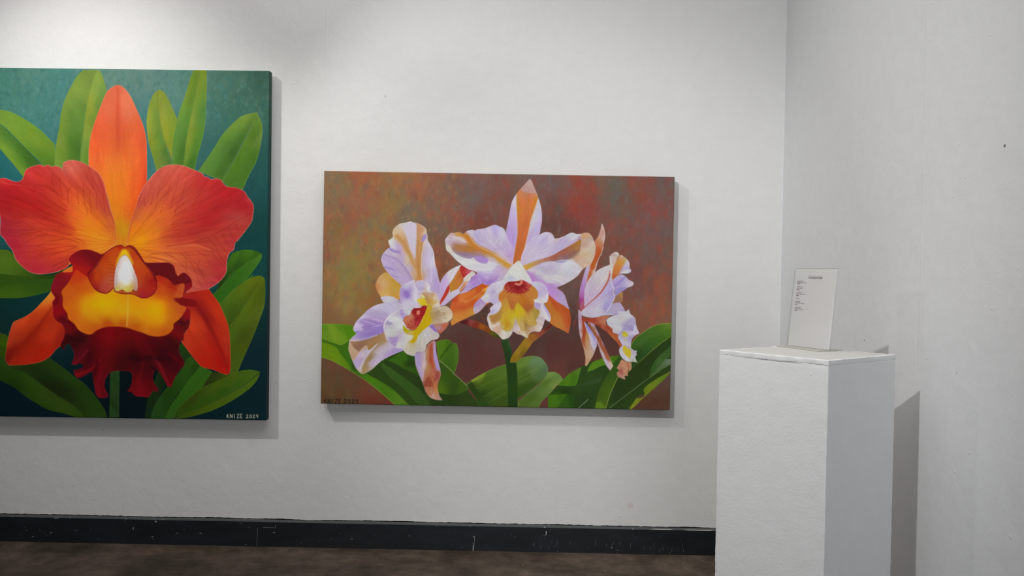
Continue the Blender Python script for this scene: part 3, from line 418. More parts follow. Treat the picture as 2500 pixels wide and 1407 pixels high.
    F('@b2 605,683! 590,760 560,840 525,890 535,950 525,1050 480,1150 430,1190 390,1300 360,1420! @c6 205,950 200,1100 225,1340! 330,1250! 320,800! 350,770! 510,560! 600,250 640,160 @b2 608,1000 635,900 645,820 635,750 618,700','605,720,c4b0a8 600,800,b88878 620,850,c0a4a0 570,900,b87850 590,950,b47c60 550,980,b46438 570,1020,b05424 530,1100,b05020 500,1180,b05424 @c6 580,100,b05428 550,250,ac5024 480,400,b05820 420,550,b05c24 370,680,ac5020 380,450,b8a4c4 340,500,b09cc0 310,700,ac88b8 250,850,a878b4 250,1000,a86ca8 240,1130,984080 260,1200,a05060 500,520,c4bcbc 560,400,c0b0a8')
    G('@c6 340,440! 300,620 230,790 205,950 203,1120 215,1300! 300,1200! 315,1000 320,850 345,770! 370,600 405,410!','370,460,b8a8c8 340,560,b09cc4 300,720,ac88bc 250,850,a878b4 250,1000,a86ca8 240,1130,984080 270,1180,a05868',soft=.9)
    S('690,20 640,170 590,260 540,420 500,560',1.6,'d0c0b8',.85,.9,False); S('520,20 515,180 470,300 430,380 345,760',1.2,'d4b098',.7,.8,False)
    S('@b2 600,700 590,800 560,880',2,'c8a8a0',.5,1.5); S('@b2 625,730 640,820 620,920',1.3,'d4c8c8',.7,.8)
    p.base('@c7 260,0')
    # hanging sepals behind the tube
    F('@c7 180,-40! 240,20 255,130 300,205 380,300 450,400 540,540 555,690 530,770 500,860 450,950 350,1110 315,1100! 325,950 290,760 240,600 200,420 185,250','215,100,b09cb4 220,300,b0a0b8 240,480,b09ca8 290,300,984020 290,450,984424 300,600,a05838 360,500,ac8040 360,650,b08860 350,750,b08c70 400,850,b8987c 350,1000,b08460 380,300,9080b8 420,400,9484bc 480,500,9c90c0 520,600,9c8cc0 480,650,b4acbc 530,700,b0a8bc 450,750,b09484')
    G('262,200! 300,205! 340,350 320,500 310,640 350,770! 290,680 250,560! 275,400','290,350,984020 285,500,944024 310,650,a05838',soft=1)
    G('300,205! 380,300 450,400 545,560! 545,700 510,785! 460,700 400,500 340,340','350,270,9080b8 420,400,9080bc 500,540,9c90c4 450,560,b8b0c0 500,700,b4acc0',soft=.8)
    S('300,210 340,340 400,490 440,620 490,780',1.6,'c8bccc',.8,.9); S('330,730 360,760 400,770',1.2,'906040',.5,1)
    F('380,220! 490,250 530,330 600,470 700,680 800,900 888,1110! 825,1205! 740,1090 650,900 590,720 520,540 440,370 370,250!','450,270,a894a8 430,320,8c5034 500,430,8c5430 570,420,a890a4 600,560,8c4c38 550,560,b0a8b4 700,780,904c34 680,850,b0a4b4 620,800,a88880 780,950,985c40 750,1020,b0a0b8 850,1110,b8a490 800,1130,b09ca8 650,640,a088a0')
    G('385,255! 420,250! 500,400 600,540 700,720 800,900 815,1010! 760,980 700,860 600,660 520,500 440,360','450,340,8c5430 600,590,8c4c34 720,800,904c34 780,930,985c3c',soft=.7)
    S('620,780 680,900 740,1030 790,1130',(2,3,2),'c0b4c4',.7,1.2); S('640,830 690,960 760,1100',1.2,'a07870',.5,.9)
    p.base('@c6 200,1400')
    # white petal body
    F('@c6 815,385! 700,430 600,480 500,560 420,640 340,780 310,900 300,1100 308,1250! 230,1345! @c7 240,60! 280,100 420,130 560,122 700,85 800,85 985,75! @c6 1000,1400! 760,1330! 830,1220 920,1050 910,1000 885,930 905,850 850,720! 840,600!','780,430,c8c4c4 600,550,c0b8bc 700,650,c4bcb8 500,700,b8acb4 400,900,b8a8bc 600,850,bcb0b4 450,1000,b8a0bc 350,1150,b8a0bc 500,1150,b4a4bc 620,1030,b4a4c0 700,1000,b0a0c4 760,850,b4a4c4 830,800,a898bc 850,900,a090bc 800,1000,b0a4c0 880,1050,a498bc 780,1150,a094bc 750,1250,a094b8 650,1150,b8b0bc 600,1300,bcb8c0 400,1350,b8b0bc 500,1400,b8b4c4 850,740,b8b0c0 @c7 400,60,b4acb8',rim=('d4ccd0',.7,.4))
    G('@c6 700,960! 830,750! 905,850! 885,930 915,1010 920,1050 830,1220 760,1330! 690,1300! 700,1150!','800,900,b0a0c8 850,950,a090bc 860,1080,a498c0 760,1200,9c90bc 720,1050,b0a8c4',soft=1)
    S('820,620 800,900 760,1060',(2,5,2),'9c90bc',.4,2.5); S('780,950 770,1050 700,1200',(2,3,1),'b8b0cc',.6,1.5)
    S('822,500 808,600 780,700 720,820 640,940 520,1060 380,1180 235,1315',(3,4,4,3.5,2.5,2,1.6),'a84430',.9,.8,False)
    S('810,480 795,600 760,720 690,830 620,930',1.2,'d4c4b4',.7,.8,False)
    p.base('@c7 600,100')
    # tube, lower body
    F('@c7 245,125! 420,135 560,122 680,88 820,95! 745,190 745,260 870,360 885,430 980,480! 1000,580 1070,685! 1020,732! 980,650 870,540 740,410 560,290 420,232 270,205','350,180,8c3828 500,180,984030 600,170,a85c40 700,150,a86c58 620,240,b0684c 700,250,b07050 750,330,984030 850,400,a04c28 900,480,a85c34 1000,620,a04c24 600,290,843424')
    S('500,170 650,260 800,350 870,440 960,540',(1,3,4,2),'8c3420',.5,1.8)
    F('@c6 830,1230! 900,1150 1000,1130 1060,1200 1110,1280 1135,1375! 1000,1420! 740,1350!','900,1200,a498b8 1000,1250,a898b4 1060,1320,a094b4 850,1300,a498b4')
    F('@c7 745,190! 800,130 900,90 1000,62 960,0! 1130,5 1205,-35! 1230,50 1290,100 1340,160 1345,260 1380,370 1415,450! 1350,480 1280,540 1250,620 1240,735! 1130,690 1070,692! 1020,600 985,540 980,470 880,430 870,360 780,280','800,250,b8b4c0 900,200,bcbcc0 1000,200,b8b8bc 1000,350,bcbcc0 950,420,b8b0b8 1100,150,bcb8bc 1200,80,bcbcc0 1150,300,9c90b0 1250,250,9c90b4 1230,350,9488b0 1300,200,a498b4 1030,480,a498b0 1350,400,b8b0c0 1300,450,bcb4c4 1250,480,b0a4b8 1200,570,a498b4 1050,600,b4acc0 1150,650,b8b0c0 1330,320,b8b4c4',rim=('ccc8d0',.8,.5))
    G('1190,190! 1340,165! 1320,280 1280,410! 1130,395 1010,500 985,540! 1000,460 1090,330','1200,280,9c90b0 1250,340,9488b0 1100,380,a094b4 1300,220,a498b8',soft=.8)
    G('1170,540! 1290,475! 1350,470! 1280,540 1250,610 1215,640!','1230,560,a094b4',soft=1); G('1065,430! 1120,405 1185,480 1150,522 1070,505!','1110,470,b8ac2c 1080,450,b0a440',soft=.7); G('1090,575! 1130,560 1150,590 1115,612!','1120,590,b0b084',soft=1)
    S('1195,195 1215,275 1270,210',.9,'c4bccc',.7,.7); S('790,275 860,262 930,235',.9,'a0a0a8',.5,.9); S('1290,290 1320,330 1290,420',2,'c8c4cc',.6,1.2)
    F('1050,975! 1100,1000 1180,1030 1250,1048 1257,1170! 1220,1200 1180,1190 1182,1312! 1112,1312! 1135,1388! 1040,1350 980,1320 960,1250 1000,1200 955,1150! 1010,1060','1080,1050,b07c60 1120,1150,b08060 1220,1100,a87858 1150,1270,ac7c58 1000,1150,b08064 1020,1200,985044 1000,1280,a07060 1060,1330,ac8070',rim=('c09c80',.7,.4))
    S('1185,1040 1190,1120 1205,1180',2.5,'944c30',.6,1.2); S('1000,1190 1050,1230 1060,1280',4,'98504c',.5,2)
    F('1070,692! 1130,692 1240,742 1300,790 1372,800! 1355,840! 1362,890! 1330,925 1358,1005! 1372,1040! 1280,1022 1180,1022 1100,980 1040,910 1010,820 1012,755','1050,750,b0a4b0 1050,900,b4b4b8 1150,980,bcbcc0 1300,850,a8a0ac 1290,930,b0b0b4 1330,1020,a8a488 1030,820,bcbcc0',rim=('ccc8cc',.8,.5))
    G('1115,690! 1180,755 1240,790 1245,945! 1170,920 1105,850 1075,760','1120,750,bca81c 1200,800,c0a41c 1200,900,b8a828 1110,790,b8a43c',soft=1)
    p.base('@c6 860,900')
    # curled top, fan, throat bit
    F('@c6 920,1030! 1060,935 1080,1000 1078,1150! 980,1150 880,1170!','950,1080,8c6450 1050,1000,a87840 1020,1100,90684c')
    F('868,705! 950,630 1050,582 1130,620 1200,690 1280,730 1297,780 1260,820 1180,850 1060,930 925,1025! 905,950 905,860 860,760','1000,650,b0a0c4 1050,680,9c8cbc 950,760,a890c0 1150,740,b4a4c4 1250,770,c0b4bc 1000,820,a494bc 1050,870,9484b8 950,940,9488b4 1080,640,b4a8c4',rim=('d0c8d0',.8,.5))
    S('1110,640 1050,710 960,790 910,820',(5,6,4),'8c7cb8',.7,1.8); G('920,940! 1050,830 1180,835! 1060,930 925,1020!','1000,900,9084b8 1100,860,9484b8',soft=1); S('1060,820 1150,832 1240,815',1.5,'c8c0d0',.7,1)
    S('855,690 860,790 900,860 885,950 918,1030 860,1170 760,1330',(1.6,2,2),'d0c8d8',.85,.8,False)
    F('828,200! 880,150 930,130 990,145 1012,200! 1050,190 1110,230 1180,290 1215,360 1220,460 1252,500 1220,550 1150,565 1040,570 950,630 868,702! 835,650 820,520 820,350','950,150,c8c4bc 900,200,b8a09c 860,240,c4b4b0 900,280,c4acac 900,350,c0a498 840,400,bcb4ac 850,500,c4c0b8 1050,220,c0a890 1000,280,b88c50 980,400,bc7c38 1050,350,c08040 930,550,b06430 950,450,b8703c 890,620,a84c28 1120,300,b8a078 1150,400,b4acc4 1180,350,c0bcbc 1130,470,b4a8c4 1200,480,a8a0bc 1150,520,c4c0c4 1060,480,b098b0',rim=('d4ccc8',.8,.5))
    G('970,285! 1060,270 1130,300 1090,400 1020,520 940,620 868,695! 862,600 890,450','1000,330,c08438 1050,330,c48444 930,500,bc7038 960,430,bc7438 890,620,ac5028 1090,310,b89050',soft=1.6)
    S('825,220 835,330 862,430 850,560 855,690',(4,5,6,4,3),'c8c4bc',.8,1.2,False); S('835,205 920,190 970,210 960,280',1.2,'8c6c68',.6,.9); S('1010,200 1000,240 970,285',1.3,'785048',.7,.8); S('1010,235 1080,250 1115,240',1.2,'906450',.5,.9)
    S('1080,470 1150,450 1210,430',(2,4,2),'a898c8',.6,1.5); S('1050,550 1140,530 1220,500',(3,6,4),'ccc8c8',.7,1.8); S('880,300 950,380',2,'b8a0a4',.4,2)
    sign(p,'b3','KNIZE',103,1100,41,48,'1c1613',1.9,.9,.03); sign(p,'b3','2024',330,1102,44,42,'1c1613',1.9,.9,.03)
    return p

def paint_red_orchid():
    p=Painter(-60,160,675,1035); p.soft=.85; X,Y=np.meshgrid(p.AX,p.AY); F,S,B,G=p.fill,p.stroke,p.blob,p.sub
    F('@p -80,140! 700,140! 700,1060! -80,1060!','20,200,4a8a78 100,250,4a8b80 60,180,5a9080 150,220,4c8c84 130,330,44807e 280,190,6a9585 350,200,6a9486 330,260,4a8585 400,200,5f8f85 360,330,3f8080 450,200,5c9080 560,200,4f7d6a 600,230,3f6b58 645,200,38604f 560,280,37705e 640,300,326352 500,300,43756a 520,350,2f6560 640,400,1f5550 610,450,1a5050 640,560,0e4440 620,620,0c4040 640,640,0d403c 640,800,0a2b28 640,900,06222a 600,950,041c20 500,1010,03181e 40,410,2a6f6e 30,430,216a6a 10,590,1a5555 50,750,082c2c 20,800,0a2524 110,720,08302e 30,950,03141c 60,1000,03141a 200,880,03161a 300,1000,020f14 340,950,020e12 420,860,03161a -40,300,4a8678 -40,800,0a2524 -40,1000,03141c')
    p.dabs(800,['3a7868','5a9886','76a094','2f7070','4a7c60','2a6468','4c8f8c'],(-60,165,670,330),6,.3,5)
    p.dabs(900,['2f685c','6a9c8c','86aca0','28605c','44745c'],(-60,165,670,300),3,.3,25)
    p.dabs(380,['2a6a60','3a7a70','1f5a58','2f6a50'],(-60,320,670,470),6,.22,6)
    p.dabs(500,['123c38','1f5450','0f3432'],(500,420,670,700),4,.2,26)
    p.base('@p 330,760')
    # leaves
    F('@a0 -60,500 0,505 130,535 300,625 470,745 560,835 630,900! 640,1215! 500,1215! 470,1120 350,1000 200,850 80,725 0,665 -60,620','0,540,76a03c 100,600,7ba43a 250,650,70a038 350,700,739c30 250,800,76a030 400,800,7aa030 500,900,7a9e30 400,980,5f9030 600,1000,648f2c 560,1120,558226 470,1080,548426 450,760,6a9a34',rim=('8fb84c',1.2,.4))
    F('-60,640 0,672 80,735 200,858 350,1008 480,1140! 500,1215! 290,1310! 180,1165 90,1060 0,955 -60,900','0,720,5e8c3c 100,800,4a7c30 200,920,427428 300,1000,427026 400,1090,3f6c26 50,860,5c8c34 0,900,7aa436 60,960,7aa434 150,1080,74a034 230,1180,74a034 250,1100,568628 350,1120,3f6e26')
    S('-60,630 0,668 80,730 200,855 350,1005 470,1128',1.6,'3c5c1c',.55,1.5)
    F('955,50! 890,110 820,230 750,370 700,540 680,700 650,850 635,1000 622,1215! 920,1215! 925,1000 940,850 965,650 985,500 1020,300 1060,170 1110,50!','1000,100,7a9a3e 850,250,85a842 780,400,82a644 720,600,7d9f38 660,900,86a040 690,1000,6f9a2c 650,1100,7aa040 850,600,64913a 900,800,4c7e2c 850,950,427224 800,1080,477528 940,300,7f9f40 900,450,6f9640 1050,120,78963c 960,560,5a8a34',rim=('96b850',1.0,.4))
    F('1110,50! 1150,70 1190,170 1220,290 1230,330! 1170,460 1100,620 1050,800 1030,1000 1030,1150! 920,1180! 925,1000 940,850 965,650 985,500 1020,300 1060,170','1120,120,8fae46 1100,250,8fb04c 1060,400,a0b03c 1040,500,9cae38 1000,700,8ca038 1180,300,5f9046 1130,480,5c8c34 1080,620,5e8a30 990,850,8aa848 960,1000,7aa045 1000,1050,5f9028 1180,180,84a83c',rim=('98bc5c',1.0,.35))
    S('1110,55 1060,170 1020,300 985,500 965,650 940,850 925,1000 920,1100',2.2,'4a7028',.45,2)
    F('@a1 175,275 110,340 60,470 38,600 38,700 60,880 110,1060 150,1210! 330,1130! 300,1030 240,860 190,650 160,450 165,290','150,350,8a9e34 110,450,7c9a34 60,600,a0b03a 60,720,9aac34 100,850,8a9a28 150,1000,74922c 200,1130,7a9038 150,600,66903a 170,800,5a8c34 250,1000,4a7c30 300,1100,467030 130,700,7c9c34',rim=('a8bc50',1.0,.4))
    F('175,275 230,300 290,390 340,500 385,610! 390,640 370,720 345,850 330,1000 328,1100! 300,1010 240,860 190,650 160,450 165,290','200,350,8aa036 220,500,8ca034 215,620,a8b43c 260,780,98a630 300,450,7c9a38 350,620,6c9030 320,750,7a9a28 330,900,7c9620 300,950,84962a')
    S('165,300 162,450 190,650 240,860 300,1020 325,1100',2.2,'456a24',.5,2)
    F('575,50! 520,200 470,370 410,530 370,700 340,870 330,1140! 460,1150! 480,950 510,750 560,500 600,300 650,50!','600,100,6f9428 540,230,72981f 500,300,88a838 480,450,6fa038 420,600,6e9a3a 370,850,5c9038 350,1000,5f9038 560,350,5a8420 520,600,4f8428 470,800,467824 440,1000,42721e 600,200,64881a 430,700,60943a',rim=('90b048',.9,.35))
    F('650,50! 725,50! 725,300 715,560 700,720 660,900 610,1080 590,1200! 460,1150! 480,950 510,750 560,500 600,300','690,100,7a9820 640,250,7c9a2c 600,450,7a962e 580,600,8ca032 540,780,8a9a28 510,900,86a030 490,1050,6c962c 690,350,689428 670,550,4f8a38 650,700,3f7e24 600,900,4a8224 550,1100,3c7020 640,560,64902c',rim=('9cb868',.8,.55))
    S('650,60 600,300 560,500 510,750 480,950 462,1140',1.8,'3c641c',.5,1.8)
    F('1300,540 1220,550 1110,590 1000,690 900,800 820,930 720,1080 630,1210! 910,1330! 950,1230 1080,1000 1190,790 1312,568!','1280,570,6f9030 1150,620,7a9c38 1050,700,709a34 950,820,649634 850,980,5f8f38 700,1180,5a8a34 1200,700,4f7c2c 1100,850,3f6f24 1020,980,38641f 900,1200,406c1f 1050,780,5c8e30 960,950,4c7c2c 800,1150,508430',rim=('9cb850',1,.45))
    F('1310,565! 1350,640 1365,750 1340,930 1290,1110 1220,1240 1140,1420! 1000,1420! 905,1330! 950,1240 1080,1010 1190,800','1320,620,67902e 1300,800,4f7c1c 1200,850,5f8c24 1150,1000,4f8020 1050,1150,508420 960,1320,447020 1250,1050,44741c 1150,1300,447420 1340,800,6a8c40',rim=('9cb878',.9,.6))
    S('1312,565 1190,795 1080,1005 950,1235 905,1320',1.6,'2f5414',.5,1.5)
    p.base('@p 420,690')
    F('@a4 -60,140! 0,140 100,150 170,210 300,380 560,430 760,350! 640,465 420,468 200,440 0,418 -60,412!','0,200,466618 50,250,486a18 150,350,3f5e14 0,380,466818 300,430,304c10 500,440,24400f 650,430,1c380c 100,180,44621a')
    F('-60,412! 0,418 200,440 420,468 640,465! 590,600 500,640 350,675 200,695 0,695 -60,690!','50,500,2c4c0e 150,600,34560e 50,650,3a5c10 400,560,2c4e10 550,540,264a12 300,500,274610 0,460,2c4a10 200,670,385a14')
    S('-60,410 0,418 200,438 420,465 620,470',1.2,'1a3208',.7,1)
    p.base('@p -160,800')
    F('@a6 -60,150 0,155 80,185 150,300 400,420 570,440! 620,480 720,550 850,655 950,725 1060,840 1150,960 1200,1040 1228,1130! 940,1130! 930,1070 800,960 620,850 440,720 280,610 130,560 0,430 -60,380','20,250,2f4a06 200,560,1c2f0a 350,570,16260a 500,620,14240a 650,620,1e3a0c 850,740,203a0c 1000,900,1c340c 1100,1050,1e380c 620,780,121c06 700,850,141f08 850,960,1a2c0a 500,500,1c300c 0,350,263e08 60,200,2c4608',rim=('3c5428',.9,.5))
    F('-60,385 0,435 130,562 280,612 440,722 620,850 800,960 930,1070 950,1130! 850,1115 700,1070 560,1040 430,970 300,890 160,780 0,700 -60,660','50,500,203e0c 100,620,1c3608 300,700,253e0a 450,850,27400c 700,980,2a400e 300,850,1a3208 150,720,122806 600,900,24380c 850,1060,1f3808 550,1000,1e3608 0,600,18300a',soft=1.2)
    F('1262,560! 1370,560! 1365,1130! 1252,1130!','1260,700,24421c 1310,700,14280e 1360,700,22401c 1255,1000,24421e 1310,1000,12240c 1362,1000,20381a')
    p.base('@p 430,880')
    S('@a5 1352,192 1280,240 1150,320 1000,430 860,600',4,'2c5a10',1,1,False); S('1250,440 1150,515 1010,625 900,740',4,'3c6814',1,1,False)
    F('@a5 1350,190! 1300,160 1210,143 1110,150 1010,190 960,300 900,400 830,640! 1000,430 1150,320','1200,170,457a14 1050,220,3a6a12 1100,300,234810 1000,370,1f400c 900,500,1c3a0a 1280,200,2f5c10 1150,240,34640f 1000,250,34600f 870,600,16300a',rim=('6a9838',.9,.4))
    F('1355,190! 1350,250 1290,340 1190,470 1080,550 960,670 880,775! 780,660! 880,580 1000,450 1150,320 1280,240','1320,240,4a7a20 1200,330,38681a 1100,430,2f6414 1000,530,2c6012 880,680,2a5c10 1280,330,3c7020 1180,440,346a1a 1000,620,2c5c12',rim=('5c8c34',.8,.4))
    p.base('@p 400,1060')
    F('@a7 770,600! 1000,630! 1060,610! 860,720 650,830! 700,700','800,650,24340c 950,660,344808 720,760,222e08')
    F('@a5 1340,437! 1270,450 1150,510 1010,620 940,700 870,765! 940,920 985,1110! 1106,890 1236,676 1347,470','1300,480,5f6c0c 1150,560,4c6810 1000,680,4a6c18 930,800,3a5a12 1050,850,334e0c 990,980,2e480c 1250,600,44580a 1120,720,405c10 1200,520,5a7010',rim=('7c9038',.8,.4))
    F('1345,438! 1390,480 1390,760 1340,920 1260,1130 1140,1400 1060,1600! 990,1640! 990,1400 980,1060 1100,865 1230,655','1340,500,66780e 1330,700,445808 1280,800,4a5e0c 1200,750,4e6814 1150,900,4a6414 1050,1080,425e10 1150,1100,38480a 1100,1300,3f5008 1250,1000,4c6014 1030,1400,3a5210 1050,1550,3a5210 1350,850,506420',rim=('6c8038',.9,.5))
    S('1345,445 1230,662 1100,872 985,1080',1.6,'2c400a',.6,1.4)
    F('@a7 180,570! 90,780 40,950 15,1140! 90,1140! 130,980 250,760! 320,740! 250,650','150,700,14280f 60,1000,0e2410 220,740,10200a')
    F('405,300 440,270! 500,330! 560,430! 490,560! 420,420','440,320,18380f 470,420,16300c',soft=1)
    F('540,420! 640,500! 655,540! 600,600 510,700 400,850 330,950 250,1140! 75,1140! 130,980 210,850 300,740 420,590 480,480','560,480,26480e 480,600,224a10 400,700,1d400c 350,830,183408 250,980,18360a 150,1080,1a3a12 600,540,1a380a 130,1000,1e3c16')
    F('650,530! 790,600! 740,680 650,810 500,930 380,1040 350,1140! 240,1140! 330,960 400,860 510,700 600,600','700,600,2a5612 620,700,2a520e 500,820,26500e 400,960,224a0e 300,1100,264a14')
    F('1335,605! 1280,585 1200,578 1100,595 980,650 860,700 770,740 650,800 500,920 380,1040 350,1130! 490,1080 720,985 950,870 1150,750','1200,600,3a5810 1050,650,3c540e 850,750,384e0c 700,820,33480a 1100,720,2f5010 900,830,284a08 650,950,264608 480,1050,223e08 570,900,2a3a08 1250,620,3c5c14',rim=('5c7824',.9,.4))
    F('1340,608! 1300,700 1220,790 1100,880 950,970 800,1040 650,1090 500,1125 350,1140! 480,1085 720,988 950,873 1150,755','1250,700,405c12 1100,830,3c5810 900,940,3a520a 700,1030,38500a 500,1100,2e4208',rim=('546c1c',.9,.4))
    S('1335,612 1150,752 950,871 720,986 480,1083',1.4,'1c3406',.6,1.2)
    p.img*=np.array([.98,.935,.93])   # one thin olive glaze over ground and leaves
    p.base('@p 300,640')
    # dorsal sepal
    F('@a0 1350,222 1290,245 1230,290 1190,370 1130,520 1070,690 1030,850 1015,980 1015,1180! 1150,1300 1230,1500 1300,1800 1335,2060! 1465,2060! 1500,1850 1560,1700 1670,1500! 1682,1330 1683,1000 1675,830 1642,690 1570,510 1500,360 1420,255','1340,260,d8603f 1300,300,e06a48 1400,300,e07050 1350,450,dc5a38 1250,450,ec7048 1430,400,ec7850 1200,600,e8603a 1350,650,e0562e 1550,600,e86a3a 1100,760,e85a30 1400,800,e0582c 1600,750,e85c34 1060,950,f06030 1200,900,e85c30 1350,950,e46030 1500,950,f07030 1640,900,e45030 1100,1080,ee6c30 1250,1100,f08030 1400,1100,f07c30 1550,1100,ee7030 1660,1150,e04c28 1300,1250,ee8420 1450,1250,ee8020 1580,1300,ec6428 1660,1300,dc4420 1300,1450,e88018 1450,1500,e87c1c 1560,1500,e86020 1350,1700,e07c18 1480,1700,dc5c20 1400,1900,c88a14 1350,1950,c87818 1450,1980,c87818 1240,360,e46a44 1470,420,ec7850 1600,1500,dc4c20',rim=('e8a080',1.0,.6))
    S('1350,260 1352,450 1350,650 1355,850 1350,980',(3,8,10,4),'d04a2a',.5,5)
    S('1110,1100 1120,950 1125,880',3,'e04c28',.35,3); S('1180,1150 1190,980',2,'e85028',.35,2.5)
    S('1410,700 1420,900 1430,1050',3,'e05428',.4,4); S('1460,1100 1450,950',2,'e85c28',.3,3)
    F('@p 150,560! 300,585! 450,560! 450,640! 300,620! 150,650!','200,600,d87c20 400,600,d87020 300,600,c87c18')
    p.base('@a2 1400,1000'); p.along=.3
    # left petal
    F('@a2 -60,300! 0,262 60,258 130,285 200,300 245,280 270,240 290,170 350,130 430,108 465,102 500,120 550,105 590,125 640,118 700,140 716,158! 720,95 760,62 820,50 900,62 980,95 1080,160 1150,230 1190,310 1220,430 1260,590 1310,760 1335,1000! 1250,1070 1170,1140 1040,1095 900,1100 800,1180 790,1260 720,1310 600,1345 450,1360 330,1330 240,1260 180,1190 140,1090 80,1010 50,960 5,908 0,850 6,750 -4,680 -30,600 -80,450',
      '60,290,d03030 0,400,a81c24 100,420,a81a20 150,330,b82024 350,180,d03838 450,150,d03c38 450,250,c43028 300,330,c02c28 600,180,c84038 620,300,b83028 780,120,d06050 850,90,cc5848 950,150,c85040 1000,250,c04030 1100,230,c04838 1170,350,b83834 1000,400,b83828 800,280,c84434 750,400,cc4428 850,450,d04c28 640,400,c03828 500,400,b82824 350,450,b42424 400,600,a81418 250,550,b01c1c 100,580,a01a1c 550,680,a81a1c 700,620,b83020 800,560,d85028 900,560,dc6028 950,620,e07020 880,700,de6024 1050,550,c85028 1150,550,bc4030 1200,650,b84430 1080,680,dc6820 1000,750,e08018 1150,780,e07818 1250,800,c85c2c 1300,950,d06c20 900,800,e07020 1050,900,dc8418 1200,950,d8801c 1100,1030,d88020 950,900,e07818 800,850,c03820 700,800,b83020 900,970,d06020 800,1000,c84820 500,850,c03a24 350,750,b83828 250,650,b02820 150,700,a42424 60,800,a02430 200,850,b03030 100,900,a42434 400,950,c03c24 300,1000,b03030 150,1000,a01c30 200,1100,a82430 400,1100,b83024 600,1000,cc4820 750,1080,cc4820 600,1150,bc3820 300,1200,a42830 450,1280,a42430 600,1280,a42830 750,1200,a83024 500,1200,b03028',rim=('e0988c',1.1,.75))
    p.streaks('1400,1000',.16,34,90,3); p.tile='a2'
    for v in ('970,1000 860,940 700,880 500,790 330,710 240,705 140,720','905,1000 700,930 550,900 400,850 300,780 200,735','550,900 430,935 330,975 260,1015','740,960 600,975 500,1005 430,1050','880,1040 700,1045 560,1075 430,1140','880,1045 750,1090 600,1140 520,1200','470,870 330,890 190,925','380,850 250,860 170,885','250,760 150,780 60,800','780,1190 650,1250 600,1290','720,510 650,430 560,370 420,330','770,590 700,530 600,400 550,320','760,630 640,560 500,460 400,400','730,680 560,590 420,510','840,820 650,720 480,640 280,540','870,860 700,780 500,700','780,550 775,430 760,380 730,330','775,415 800,370 830,340','720,470 690,370 680,250','900,550 885,430 875,330','975,580 960,480 955,300','1050,650 1030,530 1030,400','1110,620 1105,540 1110,400','1200,640 1190,520 1180,430','1005,670 990,590','620,400 600,300 600,200','400,330 380,420 300,300','330,975 270,1010 200,1020','300,700 220,650 100,590','1070,380 1060,280 1090,200'):
        S(v,(1.5,.8),'8c1410',.5,1.1)
    S('1225,440 1262,600 1305,760 1330,960',3,'a83828',.5,3)
    S('0,300 70,320 150,330 240,345',2,'dc5048',.5,2)
    p.base('@a3 -20,1050')
    # right petal
    F('@a3 590,102 500,112 430,145 360,200 300,270 230,370 180,480 140,620 90,760 65,880 45,1030! 120,1060 180,1120 240,1220 380,1240 500,1235 560,1270 595,1330 630,1395 700,1350 800,1480! 715,1578! 835,1578 985,1528 1115,1438 1185,1338 1190,1240 1200,1180 1225,1115 1270,1080 1288,1000 1320,970 1400,870 1470,770 1490,700 1498,580 1470,520 1430,470 1390,410 1300,368 1200,355 1160,330 1120,275 1060,262 1010,272 970,245 935,237 910,205 820,165 700,118',
      '590,140,d05c48 450,180,cc5444 650,200,cc4c3c 350,260,cc5848 250,400,c45040 500,300,c84c34 800,230,c43c34 950,290,b82828 1080,300,bc2428 1200,420,b0181c 1350,430,ac1820 1400,550,a81820 1450,520,b83030 1450,650,a42424 1350,720,b04038 1300,850,ac3028 1430,780,b03830 1100,600,a81820 900,600,b02424 950,750,a8181c 750,750,b02c24 700,500,b84030 850,420,b43428 600,450,c04830 450,450,c44c34 300,500,c04c38 200,550,b84438 350,600,d05c2c 250,680,d06828 150,700,c05830 400,700,d86428 300,780,e07818 150,800,dc7018 100,900,d87018 250,900,dc8010 400,850,d87820 180,980,dc8c08 350,980,d8701c 120,1000,d88010 250,1080,d87420 500,900,b84424 480,780,d05828 600,850,b03424 650,950,b03028 800,900,a42024 900,1000,b03828 550,1050,c45428 700,1050,c45430 850,1060,c85030 1000,1100,b04030 400,1150,d06c28 600,1150,cc6430 500,1200,cc6c38 750,1200,bc4c2c 650,1300,c05838 900,1200,b44428 1100,1000,ac3828 1150,1150,a83424 1100,1300,a82c2c 1000,1350,b04030 900,1400,a84030 800,1400,bc5038 850,1530,b04840 1000,1450,ac3438 1120,1380,a82830 1250,1000,a82c30',rim=('e0988c',1.1,.75))
    p.streaks('-20,1050',.15,36,90,23); p.tile='a3'
    S('470,1070 600,1040 850,1030 1000,1085',(2,6,8,3),'cc6038',.6,3)
    S('500,1040 750,1008 950,945 1130,862 1300,750 1480,660',(1.5,1),'901818',.7,.9)
    for v in ('830,990 950,1040 1050,1080 1170,1220','980,950 1060,1040 1120,1170 1190,1260','1040,910 1110,1010 1200,1120','1130,870 1170,960 1220,1040','1200,820 1250,920 1280,970','1290,780 1330,900','470,1115 600,1180 700,1280 760,1370','700,1100 780,1180 880,1300 950,1450','480,1115 700,1110 850,1095 1000,1100','850,1095 950,1160 1000,1280','220,1160 400,1180 550,1230 680,1330','300,1140 380,1120 470,1115','720,1170 730,1300','575,700 700,620 830,560 1000,480','560,770 700,710 900,640','560,790 750,770 950,760','580,860 750,830 1000,740','540,940 750,910 1000,850','590,650 650,580 750,500 830,450 880,400','550,600 580,480 610,380 640,230','620,570 680,470 700,380 740,300','490,560 520,420 550,300','430,650 460,560 500,420','370,610 400,480 420,350','320,560 340,470 360,360','260,580 240,470 270,400','210,540 190,500 220,440','800,560 860,480 960,250','600,670 590,640 640,560','650,1110 760,1200 820,1320 900,1500','900,1350 860,1300 880,1200','1010,1100 1090,1200 1150,1270'):
        S(v,(1.4,.8),'8c1410',.48,1.1)
